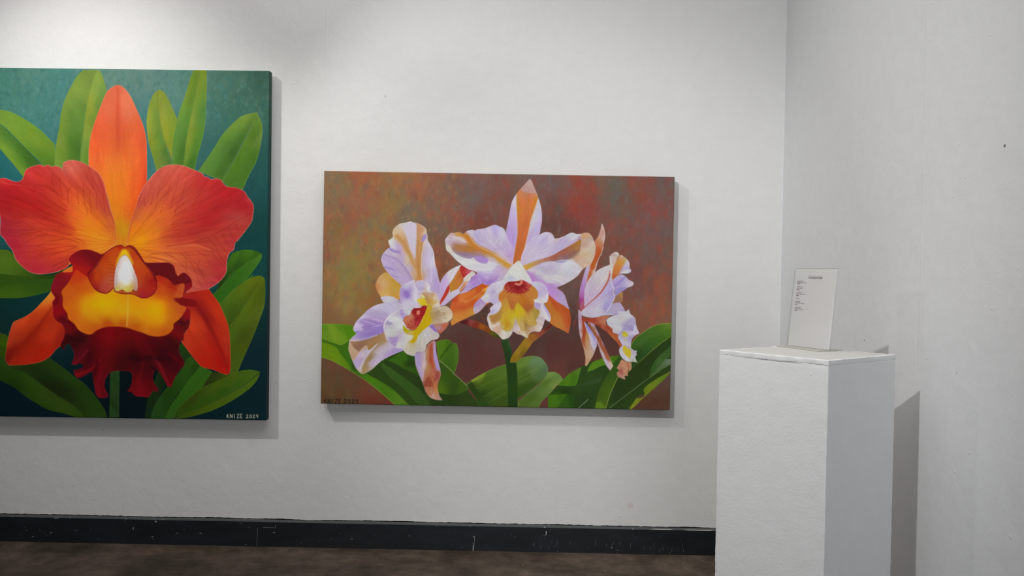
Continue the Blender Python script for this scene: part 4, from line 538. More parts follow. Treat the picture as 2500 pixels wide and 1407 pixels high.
    S('45,1000 75,860 105,740 150,620 190,500',3,'b04028',.5,3)
    p.base('@p 240,620'); p.along=.72
    # lateral sepals
    F('@a4 825,325! 760,360 700,405 650,460 600,580 560,650 470,750 370,850 270,915 160,965 130,1020 100,1120 75,1250 60,1390 70,1430 105,1468! 300,1458 460,1428 570,1368 640,1288 700,1238! 780,1100! 740,1000! 860,700! 860,330!','780,370,d07028 590,640,dc8020 560,700,d87020 450,790,c85818 550,800,b03c14 300,920,b83c18 170,980,a84020 350,950,a02c10 450,900,a83410 550,900,901c0c 250,1050,a02c10 450,1020,881c0c 560,1040,9c2810 380,1100,801808 300,1200,781808 200,1150,982c14 120,1200,983018 200,1260,801a0a 120,1320,60100a 90,1400,601008 150,1400,881c0c 300,1350,901c0c 500,1250,881808 600,1100,a02810 650,1000,9c2c14 680,1150,801810 450,1400,981808 250,1440,981c0c 550,1340,981c0c',rim=('b08060',.9,.45))
    S('600,800 500,940 400,1080 280,1200 160,1290 90,1380',(4,6,8,10),'70100a',.45,5)
    p.base('@p 380,640')
    F('@a5 750,590! 800,660 870,760 920,870 970,1000 990,1150 1000,1438 995,1530 975,1568 940,1570 880,1550 800,1518 700,1495 650,1468 580,1388 510,1298 430,1190! 470,1100 530,1000 530,850 480,780! 440,640!','700,640,a82010 560,680,a01c14 600,760,801414 780,720,b02810 850,850,b42c10 900,950,b02c10 700,900,780f10 780,1050,780c0c 620,950,b03014 580,1000,b43418 900,1100,a82410 950,1150,a82c14 600,1150,a42810 480,1180,a83018 700,1200,a02410 850,1200,880f08 650,1350,a41c0c 800,1350,9c1a0c 900,1300,981408 960,1300,a02818 900,1420,980f08 950,1500,a01408 750,1450,981808 960,1400,901810',rim=('c07040',.9,.5))
    S('580,740 690,900 790,1080 870,1260 930,1400 970,1550',(8,10,7,3,2),'680a0c',.45,4)
    p.base('@p 305,700')
    # lip mass
    F('@a4 1430,110! 1380,85 1300,110 1170,190 1100,165 1040,145 960,138 880,160 810,210 790,250 800,290 830,325 830,395! 760,400 700,400 640,430 610,500 585,570 590,630 628,692 600,740 605,800 612,900 650,960 700,985 740,1060 730,1150 690,1240 735,1290! 750,1240 790,1220 815,1250 850,1330 845,1380 820,1450 870,1460 920,1440 960,1480 900,1510 850,1520 850,1560 890,1610 960,1590 1050,1540 1060,1600 1080,1700 1100,1800 1150,1840 1240,1820 1200,1720 1210,1620 1280,1540 1400,1530 1500,1550 1510,1650 1490,1720 1460,1760 1500,1770 1560,1820 1620,1825 1702,1828 1752,1758 1792,1768 1812,1738 1752,1638 1760,1560 1800,1520 1872,1618 1922,1708 1962,1708 1982,1658 2042,1538 2102,1478 2112,1418 2062,1338 2052,1258 2072,1188 2102,1180 2112,1090 2162,1030 2182,850 2142,790 2242,790 2245,720 2102,690 2110,640 2197,570 2197,500 2162,440 2102,402 2037,445! 2012,400 1992,330 1932,290 1742,290 1652,280 1600,200 1540,110 1480,88',
      '950,180,6c0c14 1050,250,680c14 880,280,801018 900,360,a01810 840,340,a01014 700,460,701018 620,560,781020 680,600,701010 650,720,680c14 680,850,800810 720,940,580810 850,1050,700a10 800,1200,2c0608 900,1180,300608 950,1300,400810 900,1400,500812 1000,1400,340408 1100,1150,68060c 1250,1150,7c060c 1400,1150,6c080c 1600,1150,70080c 1200,1300,58060c 1100,1500,50040c 1400,1350,38080c 1550,1380,200406 1200,1450,50080c 900,1560,6c0810 1150,1700,500810 1150,1800,54060c 1350,1500,300608 1600,1550,38060c 1580,1700,58060c 1620,1800,6c0610 1700,1250,50060c 1800,1300,38040a 1900,1350,28040a 1700,1450,30040a 1850,1500,58060c 1950,1650,60060c 2050,1450,3c040a 2000,1350,3c040a 1750,1750,50060c 2000,1250,300608 2000,1100,80080c 1850,1150,6c080c 2080,970,500a10 2150,900,880c10 2200,750,6c0a0c 2150,450,680c18 2080,450,58080c 1950,350,500a10 1800,330,5c0a14 1800,400,600a10 2180,560,8c1018',soft=.9,rim=('98182c',1.2,.35))
    S('870,1580 980,1540 1080,1480 1150,1400',(7,3),'7c0a14',.6,3); S('1140,1820 1120,1700 1150,1560 1200,1450',(9,4),'6c0814',.5,3)
    S('850,1440 930,1380 1000,1290',5,'70101c',.5,3); S('1600,1800 1590,1650 1620,1520 1640,1400',(12,5),'640810',.5,5)
    S('1940,1700 1870,1560 1820,1450 1760,1380',(5,8,5),'74101c',.6,3); S('1060,1640 1090,1520 1120,1430',5,'180406',.5,4)
    S('1830,1620 1800,1540 1740,1480',7,'0c0404',.5,4); S('2080,1440 2010,1380 1930,1330',6,'64060e',.4,4)
    S('760,1130 850,1170 960,1180',7,'200406',.5,5); S('1500,1370 1600,1400 1700,1380 1850,1400',10,'1c0306',.5,6)
    S('640,650 660,700 640,760',5,'4c060c',.6,3); S('700,930 760,960 850,1010',7,'440408',.5,4)
    S('2060,960 2110,990 2150,960',7,'38040c',.6,3); S('2050,520 2120,520 2180,490',6,'54060f',.5,3)
    p.base()
    # orange field of the lip
    F('880,370 840,420 800,490 750,560 705,620 720,700 720,790 770,870 780,930 850,990 900,1060 970,1100 1040,1112 1120,1060 1200,1030 1330,1022 1450,1035 1560,1070 1642,1095 1700,1120 1800,1137 1900,1120 1950,1090 1985,1040 1990,990 2060,930 2110,860 2135,800 2060,770 2000,700 2080,690 2100,640 2115,560 2100,525 2000,545 1930,480 1840,440 1780,440 1600,520! 1200,520! 980,440',
      '900,420,b83010 850,480,b03810 900,560,b84a10 1000,560,bc5410 800,620,b45010 760,680,b45014 880,700,bc6010 800,800,bc5c10 850,900,b85410 1000,750,cc9008 1150,720,d09800 1250,740,d09804 1100,800,cc9000 1000,850,cc8c0c 1250,850,cc9408 1400,850,d49c10 1550,800,d48808 1600,900,d48c08 950,950,b86414 1100,930,bc8010 1300,930,b8780c 1000,1050,b45410 1100,1030,ac4410 1250,990,a83c0c 1400,990,a83c10 1550,1020,b04c10 1550,960,b87010 1650,1050,b86810 1750,1090,b45410 1700,950,d48c08 1800,850,d89400 1850,950,cc9008 1700,760,d89408 1850,750,d89400 1950,850,b86010 2000,750,b04c18 2080,830,b04818 1950,1000,b45c10 1900,1080,b04c10 1900,650,b84c10 1950,600,a83810 2050,620,b45020 2080,560,b04820 1850,600,b84810 1980,560,981c10 1850,480,a01c10 1800,560,b03818',soft=1.6)
    B('1200,760',30,14,'e0a400',.5); B('1790,830',24,26,'e8a800',.45); B('1430,840',34,18,'dca414',.4)
    S('1465,640 1462,850 1458,1010',(3,5,2),'c0a438',.6,2.2); S('1452,960 1452,1025',2,'c89858',.6,1.5)
    S('1990,700 2010,730 2080,760',4,'6c0c10',.5,2.5); S('1780,470 1900,540 2000,600 2090,640',5,'a82010',.35,4)
    # hood over the column
    F('1430,112! 1380,85 1300,110 1170,200 1110,290 1060,350 1010,400 1000,440 1040,530 1090,600 1150,635 1220,645 1260,625 1300,585 1310,620 1400,650 1520,655 1600,690 1650,700 1700,690 1760,650 1795,590 1800,540 1795,480 1760,400 1700,330 1650,270 1600,190 1540,110 1480,88',
      '1400,130,a81810 1200,230,a83010 1100,350,a83818 1100,450,b03c10 1200,350,b84810 1250,500,b05030 1200,560,a84030 1050,450,8c1810 1100,570,881018 1350,150,c04c10 1300,250,c05410 1550,200,b83c10 1580,300,b84c10 1650,400,b84010 1700,450,a02c10 1620,500,b04828 1700,550,a02418 1740,500,901010 1640,650,981828 1500,650,b06010 1420,120,a01410 1480,130,b04810',rim=('680a18',2.2,.85))
    S('1170,200 1100,310 1010,410',8,'580a14',.6,4); S('1480,95 1560,160 1640,270 1740,390 1790,500',(3,5,6,4),'600a16',.75,2)
    S('1040,540 1100,600 1200,638',3,'780c1c',.6,2)
    for y in (270,300,345,385,430,475,520): S('1225,%d 1270,%d 1312,%d'%(y+10,y+18,y+22),(.7,.7),'742010',.6,.7)
    for y in (260,300,345): S('1640,%d 1690,%d'%(y+90,y+110),.7,'742010',.4,.7)
    S('1335,330 1365,245 1425,170 1480,225 1520,300',(4,8,12,7,3),'dcb414',.85,4); B('1425,165',10,9,'e0bc10',.8)
    F('1420,200 1370,240 1330,330 1310,430 1305,540 1315,605 1350,622 1395,600 1450,627 1505,620 1525,600 1560,625! 1580,580 1575,480 1540,380 1500,280 1460,215','1420,230,c8b8a8 1350,330,c0a098 1330,450,b89c98 1320,540,b89098 1430,350,dcdcdc 1440,450,dcdcda 1440,520,d8d8c8 1380,450,d8d8d8 1490,450,d0c8c4 1550,450,b8948c 1560,540,b88c84 1540,600,b08078 1350,590,bca838 1430,590,c0a82c 1500,590,c0a430 1400,560,c0b080',rim=('701c20',.7,.7))
    B('1435,400',13,32,'eeeeee',.8)
    for q in ('1395,600 1410,620','1525,600 1535,625','1548,610 1556,630'): S(q,1.2,'601010',.8,.7,False)
    sign(p,'a7','KNIZE',958,1088,38,42,'b4a88c',1.3,.9); sign(p,'a7','2024',1178,1092,38,38,'b4a88c',1.3,.9)
    return p

# ---------------------------------------------------------------- helpers
C = scn.collection
def lin(c): return tuple((x/12.92 if x<=.04045 else ((x+.055)/1.055)**2.4) for x in c)
def mat(name):
    m = bpy.data.materials.new(name); m.use_nodes=True; nt=m.node_tree; return m, nt, nt.nodes['Principled BSDF']
def N(nt, t, **kw):
    n = nt.nodes.new(t)
    for k,v in kw.items():
        if k[0]=='_': setattr(n,k[1:],v)
        else: n.inputs[k.replace('__',' ')].default_value = v
    return n
def plain(name, col, rough=.6, spec=.3):
    m,nt,b = mat(name); b.inputs['Base Color'].default_value=col+(1,); b.inputs['Roughness'].default_value=rough; b.inputs['Specular IOR Level'].default_value=spec
    return m
def mesh(name, verts, faces, mats, parent=None, mi=None, smooth=False, tagd=None):
    me = bpy.data.meshes.new(name); me.from_pydata([tuple(v) for v in verts],[],[tuple(f) for f in faces])
    for m in (mats if isinstance(mats,(list,tuple)) else [mats]): me.materials.append(m)
    if mi is not None: me.polygons.foreach_set('material_index', mi)
    if smooth: me.polygons.foreach_set('use_smooth',[True]*len(me.polygons))
    me.update(); o = bpy.data.objects.new(name,me); C.objects.link(o)
    if parent: o.parent = parent
    return o
def empty(name, loc, label, cat, rz=0, group=None):
    o = bpy.data.objects.new(name,None); C.objects.link(o); o.location=loc; o.rotation_euler=(0,0,rz); o['label']=label; o['category']=cat
    if group: o['group']=group
    o.empty_display_size=.1; return o
def ticks(a, b, r, step):
    L=b-a; n=max(1,int(round((L-2*r)/step))); e=[0,.15,.35,.65,1.] if r>0 else [0]
    return [a+r*t for t in e]+[a+r+(L-2*r)*i/n for i in range(1,n)]+[b-r*t for t in reversed(e)]
def rbox(lo, hi, r, step=.1, amp=0, seed=0, edge_only=True):
    """rounded box as one closed shell; amp adds the unevenness of many coats of paint near the edges"""
    lo=Vector(lo); hi=Vector(hi); T=[ticks(lo[i],hi[i],r,step) for i in range(3)]
    V=[]; F=[]; idx={}
    def vid(p):
        k=(round(p[0],6),round(p[1],6),round(p[2],6))
        if k not in idx: idx[k]=len(V); V.append(Vector(p))
        return idx[k]
    for ax in range(3):
        a,b=(ax+1)%3,(ax+2)%3
        for side in (0,1):
            c=lo[ax] if side==0 else hi[ax]
            for i in range(len(T[a])-1):
                for j in range(len(T[b])-1):
                    q=[]
                    for u,v in ((i,j),(i+1,j),(i+1,j+1),(i,j+1)):
                        p=[0,0,0]; p[ax]=c; p[a]=T[a][u]; p[b]=T[b][v]; q.append(vid(p))
                    F.append(q if side else q[::-1])
    out=[]
    for p in V:
        q=Vector([min(max(p[i],lo[i]+r),hi[i]-r) for i in range(3)]); d=p-q; n=d.length
        if n>1e-9 and r>0: p2=q+d/n*r; nn=d/n
        else: p2=p.copy(); nn=Vector((0,0,0))
        if amp:
            ed=sum(1 for i in range(3) if min(p[i]-lo[i],hi[i]-p[i])<max(r*1.5,.004))
            if ed>=2 and nn.length>0:
                s=mnoise.noise(p*38+Vector((seed,0,0)))*.6+mnoise.noise(p*110+Vector((0,seed,0)))*.5
                p2=p2+nn*amp*s
        out.append(p2)
    return out,F
def merge(parts):
    V=[];F=[]
    for v,f in parts:
        k=len(V); V+=list(v); F+=[[i+k for i in q] for q in f]
    return V,F
def structure(o): o['kind']='structure'; return o

# ---------------------------------------------------------------- materials
def wall_material(name, c1, c2, seam_axis, seams, split, marks):
    """white emulsion on old plaster: roller stipple, trowel waves, filled seams, small chips"""
    m,nt,b = mat(name); L=nt.links.new
    tc=N(nt,'ShaderNodeTexCoord'); sep=N(nt,'ShaderNodeSeparateXYZ'); L(tc.outputs['Object'],sep.inputs[0])
    n1=N(nt,'ShaderNodeTexNoise',Scale=3.2,Detail=4.); n2=N(nt,'ShaderNodeTexNoise',Scale=150.,Detail=3.); n3=N(nt,'ShaderNodeTexNoise',Scale=16.,Detail=5.,Roughness=.62)
    for n in (n1,n2,n3): L(tc.outputs['Object'],n.inputs['Vector'])
    vo=N(nt,'ShaderNodeTexVoronoi',Scale=9.,Randomness=1.); L(tc.outputs['Object'],vo.inputs['Vector'])
    vr=N(nt,'ShaderNodeMapRange'); vr.inputs[1].default_value=.02; vr.inputs[2].default_value=.055; vr.inputs[3].default_value=1; vr.inputs[4].default_value=0; L(vo.outputs['Distance'],vr.inputs[0])
    def mth(op,a,bb,cl=False):
        n=N(nt,'ShaderNodeMath',_operation=op,_use_clamp=cl)
        for i,x in enumerate((a,bb)):
            if isinstance(x,(int,float)): n.inputs[i].default_value=x
            else: L(x,n.inputs[i])
        return n.outputs[0]
    ax=sep.outputs[seam_axis]
    h=mth('ADD',mth('MULTIPLY',n1.outputs[0],.0050),mth('MULTIPLY',n2.outputs[0],.00055))
    h=mth('ADD',h,mth('MULTIPLY',n3.outputs[0],.0030)); h=mth('ADD',h,mth('MULTIPLY',vr.outputs[0],.0013))
    for s,a in seams:
        d=mth('ABSOLUTE',mth('SUBTRACT',mth('ADD',ax,mth('MULTIPLY',n3.outputs[0],.006)),s+.003),0)
        r=N(nt,'ShaderNodeMapRange'); r.inputs[1].default_value=0; r.inputs[2].default_value=.007; r.inputs[3].default_value=a; r.inputs[4].default_value=0; L(d,r.inputs[0]); h=mth('ADD',h,r.outputs[0])
    bp=N(nt,'ShaderNodeBump',Strength=.75,Distance=1.); L(h,bp.inputs['Height']); L(bp.outputs[0],b.inputs['Normal'])
    mx=N(nt,'ShaderNodeMix',_data_type='RGBA'); mx.inputs[6].default_value=c1+(1,); mx.inputs[7].default_value=c2+(1,)
    r=N(nt,'ShaderNodeMapRange'); r.inputs[1].default_value=split-.004; r.inputs[2].default_value=split+.004; L(ax,r.inputs[0]); L(r.outputs[0],mx.inputs[0])
    col=mx.outputs[2]
    # grime: faint clouds
    g=N(nt,'ShaderNodeMapRange'); g.inputs[1].default_value=.35; g.inputs[2].default_value=.75; g.inputs[3].default_value=1.0; g.inputs[4].default_value=.965; L(n3.outputs[0],g.inputs[0])
    mg=N(nt,'ShaderNodeMix',_data_type='RGBA',_blend_type='MULTIPLY'); mg.inputs[0].default_value=1; L(col,mg.inputs[6]); L(g.outputs[0],mg.inputs[7]); col=mg.outputs[2]
    for (p,rad,c) in marks:
        vd=N(nt,'ShaderNodeVectorMath',_operation='DISTANCE'); vd.inputs[1].default_value=p
        va=N(nt,'ShaderNodeVectorMath',_operation='MULTIPLY_ADD'); va.inputs[1].default_value=(rad*.9,)*3; va.inputs[2].default_value=(0,0,0)
        L(n2.outputs['Color'],va.inputs[0]); ad=N(nt,'ShaderNodeVectorMath',_operation='ADD'); L(va.outputs[0],ad.inputs[0]); L(tc.outputs['Object'],ad.inputs[1]); 
        vd.inputs[1].default_value=tuple(q+rad*.45 for q in p); L(ad.outputs[0],vd.inputs[0])
        r=N(nt,'ShaderNodeMapRange'); r.inputs[1].default_value=rad*.6; r.inputs[2].default_value=rad; r.inputs[3].default_value=1; r.inputs[4].default_value=0; L(vd.outputs['Value'],r.inputs[0])
        m2=N(nt,'ShaderNodeMix',_data_type='RGBA'); L(r.outputs[0],m2.inputs[0]); L(col,m2.inputs[6]); m2.inputs[7].default_value=c+(1,); col=m2.outputs[2]
    L(col,b.inputs['Base Color']); b.inputs['Roughness'].default_value=.62; b.inputs['Specular IOR Level'].default_value=.25
    return m
WALLC=(.745,.735,.715); WALLC2=(.738,.736,.722)
m_back = wall_material('white_wall_paint', WALLC, WALLC2, 0, ((-1.0376,.0007),(.215,.0006)), -1.0376, [((-2.2,DWALL,.6),.004,(.3,.3,.3)),((.62,DWALL,.25),.02,(.68,.62,.6)),((-.72,DWALL,2.4),.006,(.5,.5,.5))])
m_right = wall_material('white_side_wall_paint', (.712,.722,.732), (.712,.722,.732), 1, ((2.955,.0009),(2.2,.0006)), 9, [((XR,2.464,1.860),.0065,(.16,.15,.16)),((XR,3.42,1.229),.0035,(.05,.05,.05)),((XR,2.70,1.178),.004,(.45,.42,.42))])
m_ped = wall_material('white_plinth_paint', (.745,.747,.75), (.745,.747,.75), 1, (), 9, [])
m_dark,nt,b = mat('blue_black_gloss_paint'); L=nt.links.new
tc=N(nt,'ShaderNodeTexCoord'); mp=N(nt,'ShaderNodeMapping'); mp.inputs['Scale'].default_value=(1,1,3.2); L(tc.outputs['Object'],mp.inputs[0])
n=N(nt,'ShaderNodeTexNoise',Scale=5.,Detail=6.,Roughness=.6); L(mp.outputs[0],n.inputs['Vector'])
cr_=N(nt,'ShaderNodeValToRGB'); e=cr_.color_ramp.elements; e[0].position=.3; e[0].color=(.009,.011,.014,1); e[1].position=.75; e[1].color=(.018,.021,.026,1); L(n.outputs[0],cr_.inputs[0])
n2=N(nt,'ShaderNodeTexNoise',Scale=70.,Detail=3.); L(tc.outputs['Object'],n2.inputs['Vector'])
sc=N(nt,'ShaderNodeMapRange'); sc.inputs[1].default_value=.70; sc.inputs[2].default_value=.76; L(n2.outputs[0],sc.inputs[0])
mx=N(nt,'ShaderNodeMix',_data_type='RGBA'); L(sc.outputs[0],mx.inputs[0]); L(cr_.outputs[0],mx.inputs[6]); mx.inputs[7].default_value=(.09,.095,.1,1); L(mx.outputs[2],b.inputs['Base Color'])
b.inputs['Roughness'].default_value=.42; b.inputs['Specular IOR Level'].default_value=.35
m_ledge = plain('dusty_ledge_paint',(.085,.09,.088),.8,.1)
m_crack = plain('open_crack',(.006,.006,.006),.95,0)
m_white = plain('spilled_white_paint',(.62,.62,.61),.6,.2)
m_scratch = plain('scratched_bare_line',(.22,.23,.24),.7,.1)
# floor: stained brown concrete
m_floor,nt,b = mat('stained_brown_concrete'); L=nt.links.new
tc=N(nt,'ShaderNodeTexCoord')
n1=N(nt,'ShaderNodeTexNoise',Scale=2.6,Detail=8.,Roughness=.62); n2=N(nt,'ShaderNodeTexNoise',Scale=11.,Detail=8.,Roughness=.7); n3=N(nt,'ShaderNodeTexNoise',Scale=90.,Detail=4.)
for q in (n1,n2,n3): L(tc.outputs['Object'],q.inputs['Vector'])
r1=N(nt,'ShaderNodeValToRGB'); e=r1.color_ramp.elements; e[0].position=.36; e[0].color=(.044,.033,.023,1); e[1].position=.66; e[1].color=(.118,.086,.066,1); x=r1.color_ramp.elements.new(.5); x.color=(.076,.057,.041,1); L(n1.outputs[0],r1.inputs[0])
r2_=N(nt,'ShaderNodeMapRange'); r2_.inputs[1].default_value=.3; r2_.inputs[2].default_value=.7; r2_.inputs[3].default_value=.62; r2_.inputs[4].default_value=1.4; L(n2.outputs[0],r2_.inputs[0])
mm=N(nt,'ShaderNodeMix',_data_type='RGBA',_blend_type='MULTIPLY'); mm.inputs[0].default_value=1; L(r1.outputs[0],mm.inputs[6]); L(r2_.outputs[0],mm.inputs[7])
vo=N(nt,'ShaderNodeTexVoronoi',Scale=17.); L(tc.outputs['Object'],vo.inputs['Vector'])
v1=N(nt,'ShaderNodeMapRange'); v1.inputs[1].default_value=.05; v1.inputs[2].default_value=.075; v1.inputs[3].default_value=1; v1.inputs[4].default_value=0; L(vo.outputs['Distance'],v1.inputs[0])
gt=N(nt,'ShaderNodeMath',_operation='GREATER_THAN'); gt.inputs[1].default_value=.72; sx_=N(nt,'ShaderNodeSeparateColor'); L(vo.outputs['Color'],sx_.inputs[0]); L(sx_.outputs[0],gt.inputs[0])
mu=N(nt,'ShaderNodeMath',_operation='MULTIPLY'); L(v1.outputs[0],mu.inputs[0]); L(gt.outputs[0],mu.inputs[1])
m3=N(nt,'ShaderNodeMix',_data_type='RGBA'); L(mu.outputs[0],m3.inputs[0]); L(mm.outputs[2],m3.inputs[6]); m3.inputs[7].default_value=(.30,.27,.23,1)
L(m3.outputs[2],b.inputs['Base Color']); b.inputs['Roughness'].default_value=.7; b.inputs['Specular IOR Level'].default_value=.2
bp=N(nt,'ShaderNodeBump',Strength=.4,Distance=.004); L(n3.outputs[0],bp.inputs['Height']); L(bp.outputs[0],b.inputs['Normal'])
m_wood = plain('raw_pine',(.45,.32,.19),.7,.2)
m_paper = plain('white_paper',(.70,.69,.71),.75,.15)
m_ink = plain('black_ink',(.03,.03,.03),.8,.1)
# thin clear acrylic: see-through with a fresnel sheen
m_acr = bpy.data.materials.new('clear_acrylic'); m_acr.use_nodes=True; nt=m_acr.node_tree; nt.nodes.clear(); L=nt.links.new
fr=N(nt,'ShaderNodeLayerWeight',Blend=.12); tr=N(nt,'ShaderNodeBsdfTransparent'); tr.inputs[0].default_value=(.975,.98,.97,1); gl=N(nt,'ShaderNodeBsdfGlossy',Roughness=.06); mxs=N(nt,'ShaderNodeMixShader'); ou=N(nt,'ShaderNodeOutputMaterial')
L(fr.outputs[0],mxs.inputs[0]); L(tr.outputs[0],mxs.inputs[1]); L(gl.outputs[0],mxs.inputs[2]); L(mxs.outputs[0],ou.inputs[0])
m_acr_edge,nt,b = mat('acrylic_cut_edge'); b.inputs['Base Color'].default_value=(.60,.585,.50,1); b.inputs['Roughness'].default_value=.2; b.inputs['Transmission Weight'].default_value=.35

# ---------------------------------------------------------------- the room
def slab(name, lo, hi, m): v,f=rbox(lo,hi,0,9); return structure(mesh(name,v,f,m))
slab('wall_back',(-4.2,DWALL,-.1),(XR+.12,DWALL+.12,3.9),m_back)
slab('wall_right',(XR,-1.2,-.1),(XR+.12,DWALL,3.9),m_right)
slab('floor',(-4.2,-1.2,-.1),(XR+.12,DWALL+.12,0),m_floor)
# caulked wall corner
V=[];F=[]; nz=70
rg=random.Random(4)
for i in range(nz+1):
    z=.14+(3.9-.14)*i/nz; a=.004+.003*rg.random(); V+=[(XR-a,DWALL+.001,z),(XR-a*.35,DWALL-a*.35,z),(XR+.001,DWALL-a,z)]
for i in range(nz):
    for j in (0,1): F.append((i*3+j,i*3+j+1,i*3+j+4,i*3+j+3))
structure(mesh('trim_1',V,F,m_right,smooth=True))
# baseboards: bevelled board, dusty ledge, cracked joint above it, drips
HB, TB = .1375, .0264
def baseboard(name, x0, x1, tf, seed, extras=()):
    rg=random.Random(seed); V=[];F=[];MI=[]
    n=int((x1-x0)/.04)
    for i in range(n+1):
        x=x0+(x1-x0)*i/n; w=mnoise.noise(Vector((x*2.3,seed,0)))*.0022; q=mnoise.noise(Vector((x*9,seed,3)))*.0012
        V+=[tf(x,TB,0),tf(x,TB+q*.3,HB-.006+w*.4),tf(x,TB-.004,HB+w),tf(x,0,HB+.001+w)]
    for i in range(n):
        for j in range(3): F.append((i*4+j,i*4+4+j,i*4+5+j,i*4+1+j)); MI.append(0 if j<1 else 1)
    F.append((0,1,2,3)); MI.append(0); F.append((n*4+3,n*4+2,n*4+1,n*4)); MI.append(0)
    # ragged crack where the wall paint stops
    k=len(V); n=int((x1-x0)/.012)
    for i in range(n+1):
        x=x0+(x1-x0)*i/n; w=mnoise.noise(Vector((x*2.3,seed,0)))*.0022; t=.0035+.003*mnoise.noise(Vector((x*6,seed,8)))+.0028*mnoise.noise(Vector((x*45,seed,5)))
        V+=[tf(x,.0008,HB-.004),tf(x,.0008,HB+.001+w+max(.0008,t))]
    for i in range(n): F.append((k+i*2,k+i*2+2,k+i*2+3,k+i*2+1)); MI.append(2)
    for (x,z0,z1,wd,mi) in extras:
        k=len(V); V+=[tf(x-wd*.35,TB+.0006,z0),tf(x+wd*.35,TB+.0006,z0),tf(x+wd*.5+(z1-z0)*.04,TB+.0006,z1),tf(x-wd*.5+(z1-z0)*.04,TB+.0006,z1)]
        F.append((k,k+1,k+2,k+3)); MI.append(mi)
    return structure(mesh(name,V,F,[m_dark,m_ledge,m_crack,m_white,m_scratch],mi=MI))
rg=random.Random(9); ex=[(-.212,0,.072,.0045,3),(-.2095,.03,.078,.008,4),(.173,.09,.113,.0035,3),(.79,.1325,.1375,.11,3),(.98,.1320,.1368,.17,3),(-1.361,0,.098,.0018,4),(-1.30,.1015,.1035,.07,4),(-1.262,.10,.118,.003,4),(-2.02,.075,.09,.006,4),(-1.9,.118,.126,.014,4),(-2.43,.128,.133,.03,4),(-1.66,.062,.067,.012,4)]
for i in range(70):
    ex.append((rg.uniform(-2.7,1.05),(z:=rg.uniform(.004,.13)),z+rg.choice((.0015,.002,.0025,.004)),rg.choice((.002,.003,.004,.012)),4))
for i in range(26): ex.append((x:=rg.uniform(-2.7,1.05),.1318,.1345,rg.choice((.004,.006,.01)),rg.choice((3,4))))
for i in range(22): ex.append((rg.uniform(.1,1.0),(z:=rg.uniform(.005,.05)),z+rg.uniform(.01,.03),.0011,4))
baseboard('baseboard_back',-4.2,XR-TB,lambda x,y,z:(x,DWALL-y,z),3,ex)
baseboard('baseboard_right',-1.2,DWALL,lambda x,y,z:(XR-y,x,z),7)

